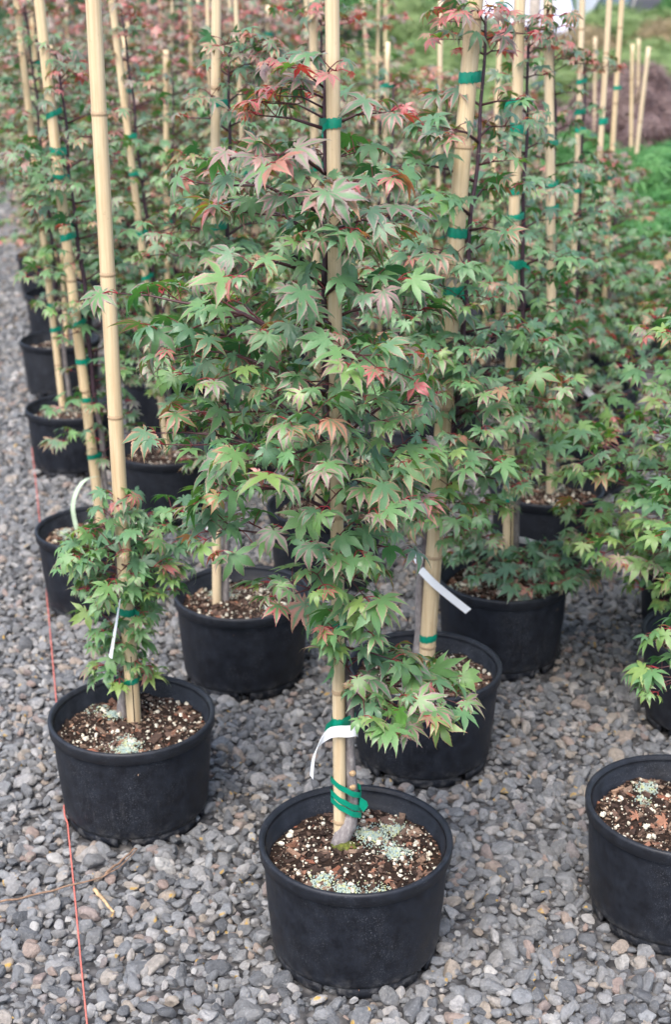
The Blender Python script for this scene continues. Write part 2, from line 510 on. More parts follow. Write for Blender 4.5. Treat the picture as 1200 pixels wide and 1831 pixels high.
# ------------------------------------------------------------------ pots
SOIL_Z = 0.198
def pot_parts(seed, detail):
    r = np.random.default_rng(seed)
    n = 72 if detail else 36
    parts = {}
    mb = MB()   # wall: outside, and the ridged inside under the lip
    prof = [(0.1505, 0.0215), (0.1545, 0.024), (0.1575, 0.034), (0.166, 0.14), (0.1700, 0.2135)]
    inner = [(0.1655, 0.2325), (0.1655, 0.225), (0.1640, 0.224), (0.1640, 0.2165), (0.1625, 0.2155), (0.1625, 0.208), (0.1605, 0.207), (0.156, 0.16)]
    mb.lathe(prof, n); mb.lathe(inner, n)
    parts['wall'] = mb.mesh('wall', 'pot_plastic')
    mb = MB()
    rim = [(0.1695, 0.2120), (0.1735, 0.2125), (0.1770, 0.2150), (0.1775, 0.2300), (0.1785, 0.2345), (0.1780, 0.2385), (0.1755, 0.2405), (0.1715, 0.2405), (0.1690, 0.2385), (0.1665, 0.2330)]
    mb.lathe(rim, n)
    parts['rim'] = mb.mesh('rim', 'pot_plastic')
    feet = []
    cuts = np.linspace(0, 2 * math.pi, 6)[:-1] + r.uniform(0, 1.2)
    for k in range(5):
        mb = MB()
        a0, a1 = cuts[k] + 0.10, cuts[k] + 2 * math.pi / 5 - 0.10
        mb.lathe([(0.1500, 0.026), (0.1525, 0.020), (0.1515, 0.002), (0.1485, 0.0), (0.141, 0.001), (0.140, 0.026)], 14, a0, a1, True)
        feet.append(mb.mesh('foot', 'pot_plastic'))
    parts['foot'] = feet
    mb = MB(); mb.lathe([(0.001, 0.0225), (0.149, 0.0222)], 32)
    parts['base_plate'] = mb.mesh('base_plate', 'pot_plastic')
    # potting mix
    mb = MB()
    rr = np.linspace(0.0, 0.1615, 14); aa = np.linspace(0, 2 * np.pi, 40, endpoint=False)
    V = [(0, 0, SOIL_Z + 0.004)]
    ph = r.uniform(0, 6, 6)
    def bumpz(x, y):
        return (SOIL_Z + 0.006 * np.sin(x * 38 + ph[0]) * np.cos(y * 31 + ph[1]) + 0.004 * np.sin(x * 85 + ph[2]) * np.sin(y * 93 + ph[3])
                - 0.006 * (np.hypot(x, y) / 0.16) ** 2)
    for q in rr[1:]:
        for a in aa:
            x, y = q * math.cos(a), q * math.sin(a)
            V.append((x, y, bumpz(x, y) + r.normal(0, 0.0012)))
    m = len(aa)
    F = [(0, 1 + j, 1 + (j + 1) % m) for j in range(m)]
    for i in range(len(rr) - 2):
        for j in range(m):
            k = (j + 1) % m
            F.append((1 + i * m + j, 1 + (i + 1) * m + j, 1 + (i + 1) * m + k, 1 + i * m + k))
    mb.add(V, F)
    parts['soil'] = mb.mesh('soil', 'soil')
    def spot(k):
        q = 0.158 * np.sqrt(r.random(k)); a = r.uniform(0, 2 * np.pi, k)
        return q * np.cos(a), q * np.sin(a)
    # bark chips
    mb = MB()
    X, Y = spot(1300 if detail else 420)
    for x, y in zip(X, Y):
        L = 0.0036 * math.exp(r.normal(0, 0.65)) * (1 if detail else 1.35); L = min(L, 0.017)
        Q = Matrix.Translation((x, y, bumpz(x, y) + 0.0014)) @ Matrix.Rotation(r.uniform(0, 6.3), 4, 'Z') @ Matrix.Rotation(r.normal(0, 0.4), 4, 'X') @ Matrix.Rotation(r.normal(0, 0.4), 4, 'Y')
        w, h = L * r.uniform(0.2, 0.65), L * r.uniform(0.1, 0.35)
        j = r.uniform(0.55, 1.1, 8)
        V = np.array([[a * L, b * w, c_ * h] for a in (-1, 1) for b in (-1, 1) for c_ in (-1, 1)]) * j[:, None]
        V = V @ np.array(Q)[:3, :3].T + np.array(Q)[:3, 3]
        mb.add(V, [(0, 1, 3, 2), (4, 6, 7, 5), (0, 4, 5, 1), (2, 3, 7, 6), (0, 2, 6, 4), (1, 5, 7, 3)], tint=r.random())
    parts['bark_chips'] = mb.mesh('bark_chips', 'bark_chips', False)
    # perlite grains
    mb = MB()
    bm = bmesh.new(); bmesh.ops.create_icosphere(bm, subdivisions=2 if detail else 1, radius=1)
    iv = np.array([v.co[:] for v in bm.verts]); jf = [tuple(v.index for v in f.verts) for f in bm.faces]; bm.free()
    bm = bmesh.new(); bmesh.ops.create_icosphere(bm, subdivisions=1, radius=1)
    pv = np.array([v.co[:] for v in bm.verts]); pf = [tuple(v.index for v in f.verts) for f in bm.faces]; bm.free()
    X, Y = spot(330 if detail else 150)
    for x, y in zip(X, Y):
        s_ = min(0.0017 * math.exp(r.normal(0, 0.6)), 0.0052)
        V = iv * (1 + 0.26 * np.sin(iv[:, [1, 2, 0]] * r.uniform(2, 6, 3) + r.uniform(0, 6, 3))) * (1 + 0.12 * r.normal(size=(len(iv), 1))) * s_ * r.uniform(0.6, 1.2, 3)
        mb.add(V + (x, y, bumpz(x, y) + s_ * 0.9 + 0.001), jf)
    X, Y = spot(260 if detail else 60)
    for x, y in zip(X, Y):
        mb.add(pv * r.uniform(0.0006, 0.0012) * r.uniform(0.6, 1.2, 3) + (x, y, bumpz(x, y) + 0.0025), pf)
    parts['perlite'] = mb.mesh('perlite', 'perlite', False)
    # slow-release fertiliser prills in patches
    mb = MB()
    pats = [(r.uniform(0.05, 0.13), r.uniform(0, 6.3), r.uniform(0.014, 0.032)) for _ in range(4 if detail else 3)]
    if detail == 1: pats = [(0.115, -1.75, 0.024), (0.10, -2.25, 0.022), (0.115, -1.25, 0.02), (0.075, 0.12, 0.024), (0.075, 1.15, 0.03), (0.12, 0.9, 0.022)]
    for pr, pa, ps in pats:
        cx, cy = pr * math.cos(pa), pr * math.sin(pa)
        for _ in range(int(480 * (ps / 0.024) ** 2) if detail else 90):
            x, y = cx + r.normal(0, ps * 0.55), cy + r.normal(0, ps * 0.55)
            if math.hypot(x, y) > 0.157: continue
            mb.add(pv * (0.00155 if detail else 0.002) + (x, y, bumpz(x, y) + r.uniform(0.001, 0.004)), pf)
    parts['fertilizer'] = mb.mesh('fertilizer', 'fertilizer')
    return parts
KITS = [pot_parts(1, 1), pot_parts(2, 2), pot_parts(3, 2), pot_parts(4, 0), pot_parts(5, 0)]
def pot(xy, kit, spin, label, group='black nursery pots set out in staggered rows', soil=True):
    root = thing('nursery_pot', label, 'plant pot', (xy[0], xy[1], 0.004), group)
    root.rotation_euler.z = spin
    k = KITS[kit]
    obj('wall', k['wall'], root); obj('rim', k['rim'], root); obj('base_plate', k['base_plate'], root)
    for fm in k['foot']: obj('foot', fm, root)
    s_ = obj('potting_soil', k['soil'], root)
    for nm in ('bark_chips', 'perlite', 'fertilizer'): obj(nm, k[nm], s_, kind='stuff')
    return root
POT_LABEL = {
    'P1': 'black plastic pot whose maple has a bare green-taped trunk base and curled white tag',
    'P2': 'black plastic pot touching the red string, holding a short low-crowned maple',
    'P3': 'black pot with brown dead leaves strewn over its fertilizer-speckled soil',
    'P4': 'black pot with blue-green fertilizer under the lowest drooping branch of the taped maple',
    'P5': 'black pot between the short maple and the taped maple, thin bamboo stake at its centre',
    'P6': 'black pot with dark low leaves spilling over its front rim beside a long white tag',
    'P7': 'black pot right behind the pot with dead leaves',
    'P8': 'black pot beside the red string with a pale green strip arching from its soil',
    'P9': 'black pot with perlite-flecked soil behind the short maple',
    'P10': 'black pot at the far end of the red string beside the aisle',
    'P11': 'black pot second beyond the string end along the gravel aisle',
    'P12': 'black pot deep along the gravel aisle, mostly hidden by leaves',
    'P13': 'black pot hidden behind the stake of the green-taped maple',
    'P14': 'black pot behind the pot with dark low leaves, bark-brown soil',
    'P15': 'black pot in the shade behind two bamboo stakes with a bright white tag above'}
for k, v in P.items():
    kit = {'P1': 0, 'P2': 1, 'P3': 2, 'P4': 1}.get(k, 1 + len(k + POT_LABEL[k]) % 2 if v[1] < 4.2 else 3)
    pot(v, kit, 0.0 if k == 'P1' else rng.uniform(0, 6.3), POT_LABEL[k])
REF = {'P5': 'thin upright stake', 'P8': 'leaning many-tied stake', 'P9': 'dark-stemmed maple', 'P10': 'pot at the string end', 'P11': 'second pot beyond the string end', 'P13': 'tall taped maple',
       'P14': 'ink-marked stake', 'P15': 'shaded pot with bright tag', 'P6': 'split stake with six ties', 'P7': 'broad pale green maple'}
def aisle(q): return q[0] < -0.438 + (q[1] - 2.6) * -0.2315 + 0.22
where = {}
seen_ref = {}
for q in sorted(far + [np.array(P['P11']), np.array(P['P12'])], key=lambda q: q[1]):
    key = (round(float(q[0]), 4), round(float(q[1]), 4))
    if aisle(q):
        n_ = seen_ref['aisle'] = seen_ref.get('aisle', 0) + 1
        where[key] = ('along the gravel aisle beyond the string end', 'aisle edge')
    elif q[1] < 6.3:
        k = min(REF, key=lambda k: math.hypot(*(np.array(P[k]) - q)) + (5 if P[k][1] > q[1] else 0))
        n_ = seen_ref[k] = seen_ref.get(k, 0) + 1
        where[key] = (['right behind the ', 'second behind the ', 'third behind the ', 'farther behind the '][min(n_, 4) - 1] + REF[k], 'rows behind')
    elif q[0] > 0.1: where[key] = ('in the rows next to the laceleaf mounds', 'rows by the mounds')
    elif q[1] < 9.5: where[key] = ('in the middle rows well behind the tall taped maple', 'middle rows')
    else: where[key] = ('in the rearmost rows before the dark shrubs', 'rear rows')
def spot_of(q): return where[(round(float(q[0]), 4), round(float(q[1]), 4))]
for i, v in enumerate(far):
    w_ = spot_of(v)
    pot(v, 3 + i % 2, rng.uniform(0, 6.3), 'black nursery pot under maple leaves ' + w_[0], 'pots, ' + w_[1])

# ------------------------------------------------------------------ leaves
LOBES = [(0, 1.0, 0.150), (42, 0.96, 0.142), (-42, 0.96, 0.142), (86, 0.76, 0.115), (-86, 0.76, 0.115), (131, 0.32, 0.055), (-131, 0.32, 0.055)]
def leaf_shape(seed, level):
    """level 2: toothed lobes with a folded midrib; 1: plain folded lobes; 0: flat five-lobed"""
    r = np.random.default_rng(seed)
    lob = sorted(LOBES if level else LOBES[:5], key=lambda q: q[0])
    lob = [(R(a + r.normal(0, 7)), L * r.uniform(0.82, 1.08), w * r.uniform(0.82, 1.18)) for a, L, w in lob]
    droop = r.uniform(0.7, 1.6) * (1 if r.random() > 0.15 else 0.4)
    V = [(0, 0, 0)]; E = [0.0]; F = []
    sin_idx = []
    def lift(t_, a, dr):            # arc length -> out and down
        ang = dr * t_ * 0.85
        out = math.sin(ang) / (dr * 0.85) if dr > 0.05 else t_
        dn = (1 - math.cos(ang)) / (dr * 0.85) if dr > 0.05 else 0
        return out, -dn + 0.06 * t_ * (1 - t_)
    def pt(a, t_, w, dr, up):
        o_, z_ = lift(t_, a, dr)
        x = math.sin(a) * o_ + math.cos(a) * w; y = math.cos(a) * o_ - math.sin(a) * w
        return (x, y, z_ + up)
    n = len(lob)
    for i in range(n + 1):
        if i == 0: a, q = lob[0][0] - R(24), 0.10
        elif i == n: a, q = lob[-1][0] + R(24), 0.10
        else:
            a = (lob[i - 1][0] + lob[i][0]) / 2; q = 0.25 * min(lob[i - 1][1], lob[i][1])
        sin_idx.append(len(V)); o_, z_ = lift(q, a, droop); V.append((math.sin(a) * o_, math.cos(a) * o_, z_ + 0.012)); E.append(0.55)
    for i, (a, L, w) in enumerate(lob):
        dr = droop * r.uniform(0.5, 1.45); bend = r.normal(0, 0.12)
        li, ri = sin_idx[i], sin_idx[i + 1]
        if level == 2: st = [(0.30, None), (0.40, 0.90), (0.45, 1.02), (0.48, 0.88), (0.55, 0.94), (0.58, 0.74), (0.66, 0.68), (0.70, 0.48), (0.78, 0.36), (0.88, 0.15)]
        elif level == 1: st = [(0.30, None), (0.46, 1.0), (0.60, 0.80), (0.78, 0.34)]
        else: st = [(0.30, None), (0.55, 1.0)]
        if L < 0.4: st = [st[0], (0.55, 0.9)]
        pl, pm, pr = li, None, ri
        for t_, wf in st:
            aa = a + bend * t_
            mi = len(V); V.append(pt(aa, t_ * L, 0, dr, 0.0)); E.append(0.0 if level else 0.3 * t_)
            if wf is None:
                F += [(0, li, mi), (0, mi, ri)]
                pm = mi; continue
            wl, wr = w * wf * r.uniform(0.93, 1.05), w * wf * r.uniform(0.93, 1.05)
            ed = min(1.0, 0.45 + 0.6 * t_)
            V.append(pt(aa, t_ * L - 0.01, -wl, dr, 0.22 * wl)); E.append(ed)
            V.append(pt(aa, t_ * L - 0.01, wr, dr, 0.22 * wr)); E.append(ed)
            F += [(pl, mi + 1, mi, pm), (pm, mi, mi + 2, pr)]
            pl, pm, pr = mi + 1, mi, mi + 2
        ti = len(V); V.append(pt(a + bend, L, 0, dr * 1.15, 0)); E.append(1.0)
        F += [(pl, ti, pm), (pm, ti, pr)]
    return np.array(V), F, np.array(E)
def lace_shape(seed):
    r = np.random.default_rng(seed)
    V, F = [], []
    for a in np.linspace(-110, 110, 7):
        a = R(a + r.normal(0, 6)); L = 1 - 0.35 * abs(a) / 2; w = 0.05
        dx, dy = math.sin(a), math.cos(a); k = len(V)
        V += [(0, 0, 0), (dx * L * .5 + dy * w, dy * L * .5 - dx * w, -0.07), (dx * L * .5 - dy * w, dy * L * .5 + dx * w, -0.07), (dx * L, dy * L, -0.45)]
        F += [(k, k + 1, k + 2), (k + 1, k + 3, k + 2)]
    return np.array(V), F, np.full(len(V), 0.5)
SHAPES = {lv: [leaf_shape(50 + 40 * lv + k, lv) for k in range(16)] for lv in (0, 1, 2)}
LEAFMESH = []
for V, F, E in SHAPES[2]:
    mb = MB(); mb.add(V, F, edge=E); LEAFMESH.append(mb.mesh('leaf', 'leaf_single'))

def mass(leaves, level, mat='leaf_mass', shapes=None, name='foliage'):
    """one mesh out of many leaves: (pos, 3x3, size, (red, hue, luck), variant)"""
    shapes = shapes or SHAPES[level]
    Vs, Fs, Es, Ts, Ls, n = [], [], [], [], [], 0
    for k, (V, F, E) in enumerate(shapes):
        sel = [l for l in leaves if l[4] % len(shapes) == k]
        if not sel: continue
        Pm = np.array([l[0] for l in sel]); Rm = np.array([l[1] for l in sel]); Sm = np.array([l[2] for l in sel]); Tm = np.array([l[3] for l in sel])
        W = np.einsum('nij,vj->nvi', Rm, V) * Sm[:, None, None] + Pm[:, None, :]
        nv = len(V)
        for i in range(len(sel)):
            off = n + i * nv
            Fs.extend([tuple(off + q for q in f) for f in F])
        Vs.append(W.reshape(-1, 3)); Es.append(np.tile(E, len(sel))); Ts.append(np.repeat(Tm, nv, axis=0))
        n += nv * len(sel)
    me = bpy.data.meshes.new(name)
    me.from_pydata(np.concatenate(Vs).tolist(), [], Fs)
    a = me.attributes.new('edge', 'FLOAT', 'POINT'); a.data.foreach_set('value', np.concatenate(Es).astype(np.float32))
    T = np.concatenate(Ts)
    a = me.attributes.new('tint', 'FLOAT_COLOR', 'POINT'); a.data.foreach_set('color', np.c_[T, np.ones(len(T))].astype(np.float32).ravel())
    me.materials.append(M[mat])
    me.polygons.foreach_set('use_smooth', np.ones(len(me.polygons), bool))
    return me

def rot_from(y_dir, up, roll):
    y = np.asarray(y_dir, float); y /= np.linalg.norm(y)
    x = np.cross(y, up); x /= np.linalg.norm(x) + 1e-9
    z = np.cross(x, y)
    c_, s_ = math.cos(roll), math.sin(roll)
    return np.stack([c_ * x + s_ * z, y, c_ * z - s_ * x], 1)

# ------------------------------------------------------------------ tree growing
def generic_env(H=1.58, rad=0.34, z0=0.42):
    ks = np.array([0, .12, .35, .6, .8, .93, 1.0]); rs = np.array([.35, .75, 1.0, .85, .55, .3, .12]) * rad
    zs = z0 + ks * (H - z0)
    return zs, rs, rs
def env_px(base, rows):
    """outline rows (y_px, left_px, right_px) on the plane through the pot -> heights and reaches either side of the stem"""
    zs, L_, R_ = [], [], []
    for y, l, r in rows:
        a, b = on_y(l, y, base[1]), on_y(r, y, base[1])
        zs.append((a[2])); L_.append(a[0]); R_.append(b[0])
    o = np.argsort(zs)
    return np.array(zs)[o], np.array(L_)[o], np.array(R_)[o]

def grow(seed, stem, env, step=0.055, density=1.0, red=0.35, hue=0.45, leaf=0.047, nodelen=0.055, centred=False, top_red=0.5, low=(), fb=None, thin=0.6, low_bare=0.0, gain=1.0, tuft=5, front=()):
    """stem(z) gives the leader's position; env the reach of the crown. Returns branches [polyline, radii, tint], leaves"""
    r = np.random.default_rng(seed)
    zs, El, Er = env
    branches, leaves = [], []
    z0, z1 = zs[0], zs[-1]
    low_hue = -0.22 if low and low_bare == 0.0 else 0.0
    def reach(z, az):
        l, rr_ = np.interp(z, zs, El), np.interp(z, zs, Er)
        if not centred:
            sx = stem(z)[0]; l, rr_ = max(0.03, sx - l), max(0.03, rr_ - sx)
        c_ = math.cos(az)
        avg = (l + rr_) / 2 if fb is None else fb * (l + rr_) / 2
        side = rr_ if c_ > 0 else l
        return side * c_ * c_ + avg * (1 - c_ * c_)
    def add_leaf(p, d, terminal, zrel, age):
        if r.random() > density: return
        pl = r.uniform(0.02, 0.042) * (0.75 if terminal else 1)
        d = np.array(d, float); d /= np.linalg.norm(d) + 1e-9
        e = p + d * pl + np.array([0, 0, pl * r.uniform(-0.1, 0.45)])
        mid = (p + e) / 2 + np.array([0, 0, pl * 0.12])
        branches[-1][1].append((np.array([p, mid, e]), np.array([0.0011, 0.0009, 0.0009]), 0.62 + 0.4 * terminal))
        hd = d * np.array([1, 1, 0]); hn = np.linalg.norm(hd)
        hd = hd / hn if hn > 1e-3 else np.array([1.0, 0, 0])
        a = r.normal(0, 0.5); hd = np.array([hd[0] * math.cos(a) - hd[1] * math.sin(a), hd[0] * math.sin(a) + hd[1] * math.cos(a), 0])
        pitch = -abs(r.normal(0.34, 0.3))
        y = np.array([hd[0] * math.cos(pitch), hd[1] * math.cos(pitch), math.sin(pitch)])
        Rm = rot_from(y, np.array([r.normal(0, .22), r.normal(0, .22), 1.0]), r.normal(0, 0.28))
        s_ = leaf * r.uniform(0.62, 1.22) * (r.uniform(0.5, 0.85) if terminal and r.random() < 0.6 else 1.0)
        rd = red * r.uniform(0.35, 1.3) + 0.30 * top_red * max(0, zrel - 0.35) * r.random() + (0.34 * r.random() if terminal else 0) + top_red * max(0, zrel - 0.72) * 1.6 * r.random()
        luck = r.random() * 0.75
        if terminal and r.random() < 0.075 + 0.45 * top_red * max(0, zrel - 0.6): rd, luck = r.uniform(0.75, 1.0), r.uniform(0.7, 1.0); s_ *= 0.8
        if zrel >= 0.93 and top_red > 0.6:
            rd, luck = (r.uniform(0.8, 1.0), r.uniform(0.8, 1.0)) if terminal and r.random() < 0.6 else (max(rd, r.uniform(0.4, 0.7)), luck)
            s_ *= 0.72 if terminal else 0.9
        if r.random() < 0.014: rd, luck = r.uniform(0.7, 0.9), r.uniform(0.6, 0.75)
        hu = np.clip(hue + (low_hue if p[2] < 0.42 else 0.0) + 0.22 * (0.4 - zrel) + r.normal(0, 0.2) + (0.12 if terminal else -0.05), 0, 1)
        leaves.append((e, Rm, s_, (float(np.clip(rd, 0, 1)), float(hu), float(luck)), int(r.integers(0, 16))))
    def shoot(start, az, L, el, zrel, depth, r0, bare=0.0):
        k = max(2, int(round(L / nodelen)))
        pts = [np.array(start, float)]
        a, e = az, el
        for i in range(k):
            f = (i + 1) / k
            e2 = el * (1 - f) + (-0.10 + 0.1 * zrel) * f + r.normal(0, 0.09)
            a += r.normal(0, 0.12)
            st = L / k
            pts.append(pts[-1] + st * np.array([math.cos(a) * math.cos(e2), math.sin(a) * math.cos(e2), math.sin(e2)]))
        pts = np.array(pts)
        rad = np.linspace(r0, 0.0009, len(pts))
        tint = 0.25 if depth == 0 else 0.5
        if depth == 0: branches.append([[(pts, rad, tint)], []])
        else: branches[-1][0].append((pts, rad, tint))
        for i in range(1, len(pts)):
            f = i / (len(pts) - 1)
            d = pts[i] - pts[i - 1]; d /= np.linalg.norm(d)
            sd = np.cross(d, (0, 0, 1)); sd /= np.linalg.norm(sd) + 1e-9
            last = i == len(pts) - 1
            if f < bare: continue
            flip = i % 2
            for s_ in (-1, 1):
                if last:
                    add_leaf(pts[i], d * 0.9 + sd * s_ * 0.7, True, zrel, f)
                else:
                    if depth == 0 and f > 0.25 and r.random() < 0.62 and L > 0.09:
                        shoot(pts[i], a + s_ * r.uniform(0.6, 1.1), min(L * (1.05 - f) * 0.6, 0.16) + 0.03, r.uniform(0.0, 0.35), zrel, 1, max(0.0011, rad[i] * 0.6))
                    else:
                        up = np.array([0, 0, 0.5 if flip else 0.1])
                        add_leaf(pts[i], d * 0.35 + sd * s_ + up, False, zrel, f)
            if last: add_leaf(pts[i], d, True, zrel, f)
    z = z0; az = r.uniform(0, 6.3)
    while z < z1:
        zrel = (z - z0) / (z1 - z0)
        for o in (0, math.pi):
            a = az + o + r.normal(0, 0.3)
            L = reach(z, a) * r.uniform(0.7, 1.08) * gain
            if L < 0.04: L = 0.04
            el = 0.55 + 0.25 * zrel
            rise = L * 0.30
            zz = max(0.30, z - rise)
            shoot(stem(zz), a, L, el, zrel, 0, 0.0022 + 0.009 * L)
        az += math.pi / 2 + r.normal(0, 0.25)
        z += step * r.uniform(0.75, 1.25) * (1 + thin * zrel ** 1.5)
    for (f0, f1, nf, fl) in front:      # sprays that lean out before the stake
        for fz in np.linspace(f0, f1, nf):
            fz += r.normal(0, 0.02)
            shoot(stem(fz - 0.03), -1.57 + r.normal(0, 0.45), fl * r.uniform(0.6, 1.15), r.uniform(0.3, 0.6), (fz - z0) / (z1 - z0), 0, 0.0028)
    # leader tuft
    for k in range(tuft):
        shoot(stem(z1 - 0.015 * k), r.uniform(0, 6.3) if k else -1.4, 0.06 + 0.05 * r.random(), 1.0, 1.0, 0, 0.002)
    for (lz, laz, lL, lel) in low:
        shoot(stem(lz), laz, lL, lel, 0.0, 0, 0.003, low_bare)
    return branches, leaves

def branch_mesh(parts, off, sides=5):
    mb = MB()
    for pts, rad, tint in parts[0]: mb.tube(pts - off, rad, sides, tint=tint)
    for pts, rad, tint in parts[1]: mb.tube(pts - off, rad, 3, cap=False, tint=tint)
    return mb.mesh('branch', 'twig_bark')

def plant(label, base, stem_pts, stem_rad, branches, leaves, singles, level, group='staked young maples standing in pots', each_branch=True):
    """a maple as a thing: trunk, branches, leaves one by one (those that show largest) and the rest as foliage"""
    b = np.array([base[0], base[1], base[2]])
    root = thing('maple_tree', label, 'maple tree', b, group)
    mb = MB(); mb.tube(np.array(stem_pts) - b, stem_rad, 10)
    obj('trunk', mb.mesh('trunk', 'trunk_bark'), root)
    if each_branch:
        for br in branches: obj('branch', branch_mesh(br, b), root)
    else:
        alls = [[], []]
        for br in branches: alls[0] += br[0]; alls[1] += br[1]
        obj('branches', branch_mesh(alls, b, 4), root, kind='stuff')
    if singles:
        pp = to_px(np.array([l[0] for l in leaves]))
        seen = (pp[:, 0] > -60) & (pp[:, 0] < 1260) & (pp[:, 1] > -60)
        score = np.array([l[2] for l in leaves]) / pp[:, 2] ** 3 * (seen + 0.001)
        o_ = np.argsort(-score)
        one, rest = o_[:singles], o_[singles:]
        for i in one:
            p_, Rm, s_, tn, k = leaves[i]
            o = obj('leaf', LEAFMESH[k], root)
            m4 = Matrix(Rm.tolist()).to_4x4() @ Matrix.Scale(s_, 4)
            m4.translation = Vector(p_ - b)
            o.matrix_basis = m4
            o.color = (*tn, 1)
        leaves = [leaves[i] for i in rest]
    if len(leaves):
        lv = [(l[0] - b, *l[1:]) for l in leaves]
        obj('foliage', mass(lv, level), root, kind='stuff')
    return root

# ------------------------------------------------------------------ stakes
NODE = MB(); NODE.lathe([(0.985, -1.0), (1.04, -0.35), (1.09, 0.0), (1.03, 0.3), (0.985, 0.9)], 18)
NODE = NODE.mesh('node', 'bamboo_node')
def tie_mesh(ra, off, h, seed):
    """flat tape round a stake and the stem beside it"""
    r = np.random.default_rng(seed)
    n = 28; a = np.linspace(0, 2 * np.pi, n, endpoint=False)
    u = np.array(off, float); d = np.linalg.norm(u)
    c0, c1 = np.zeros(2), u
    pts = []
    for t_ in a:
        w = np.array([math.cos(t_), math.sin(t_)])
        cands = [c0 + w * (ra + 0.0012)] + ([c1 + w * 0.0085] if d > 1e-4 else [])
        pts.append(max(cands, key=lambda q: q @ w))
    pts = np.array(pts)
    tilt = r.normal(0, 0.12)
    V = []
    for zz, k in ((-h / 2, 1.0), (-h / 4, 1.015), (h / 4, 1.02), (h / 2, 1.0)):
        V += [(x * k, y * k, zz + tilt * x + 0.0012 * math.sin(4 * i)) for i, (x, y) in enumerate(pts)]
    F = [(i * n + j, i * n + (j + 1) % n, (i + 1) * n + (j + 1) % n, (i + 1) * n + j) for i in range(3) for j in range(n)]
    mb = MB(); mb.add(V, F)
    # knot tail
    if r.random() < 0.6:
        q = pts[int(r.integers(0, n))]; w = q / np.linalg.norm(q)
        L = r.uniform(0.012, 0.03)
        t0 = np.array([q[0], q[1], 0]); t1 = t0 + np.array([w[0] * L * .7, w[1] * L * .7, -L * .4]); t2 = t1 + np.array([w[0] * L * .2, w[1] * L * .2, -L * .7])
        hh = np.array([0, 0, h * 0.35])
        mb.add([t0 - hh, t0 + hh, t1 - hh * .9, t1 + hh * .9, t2 - hh * .6 + (.003, 0, 0), t2 + hh * .5], [(0, 1, 3, 2), (2, 3, 5, 4)])
    return mb.mesh('tie', 'tie_tape')
def cane_mesh(L, ra, seed, bow=0.005):
    r = np.random.default_rng(seed)
    zs = np.linspace(0, L, 26)
    bx, by = r.normal(0, bow, 2)
    pts = np.stack([bx * np.sin(zs / L * math.pi), by * np.sin(zs / L * math.pi * 2), zs], 1)
    mb = MB(); mb.tube(pts, ra * (1.04 - 0.10 * zs / L), 18)
    nodes = []
    z = r.uniform(0.12, 0.3)
    while z < L - 0.04:
        nodes.append((bx * math.sin(z / L * math.pi), by * math.sin(z / L * math.pi * 2), z, ra * (1.04 - 0.10 * z / L)))
        z += r.uniform(0.22, 0.36)
    return mb.mesh('cane', 'bamboo'), nodes, lambda z: (bx * math.sin(z / L * math.pi), by * math.sin(z / L * math.pi * 2))
def stake(label, p0, p1, ra, seed, ties, group='bamboo stakes beside the maples', offs=(0.016, 0.012), tie_h=0.016, bow=0.005):
    """p0 on the soil, p1 the top; ties as distances along the cane"""
    p0, p1 = np.array(p0, float), np.array(p1, float)
    L = np.linalg.norm(p1 - p0)
    root = thing('bamboo_stake', label, 'bamboo stake', p0, group)
    q = Vector((0, 0, 1)).rotation_difference(Vector(p1 - p0))
    root.rotation_mode = 'QUATERNION'; root.rotation_quaternion = q
    cm, nodes, bend = cane_mesh(L + 0.10, ra, seed, bow)
    obj('cane', cm, root, (0, 0, -0.10))
    for x, y, z, rr_ in nodes:
        if z < 0.11: continue
        o = obj('node', NODE, root, (x, y, z - 0.10)); o.scale = (rr_, rr_, 0.006)
    iq = q.inverted()
    for i, tz in enumerate(ties):
        ofw = iq @ Vector((offs[0], offs[1], 0)) if np.ndim(offs) == 1 else iq @ Vector((*offs[i], 0))
        obj('tie', tie_mesh(ra * 1.02, (ofw.x, ofw.y), tie_h * rng.uniform(0.8, 1.2), seed * 31 + i), root, (*bend(tz + 0.10), tz))
    return root

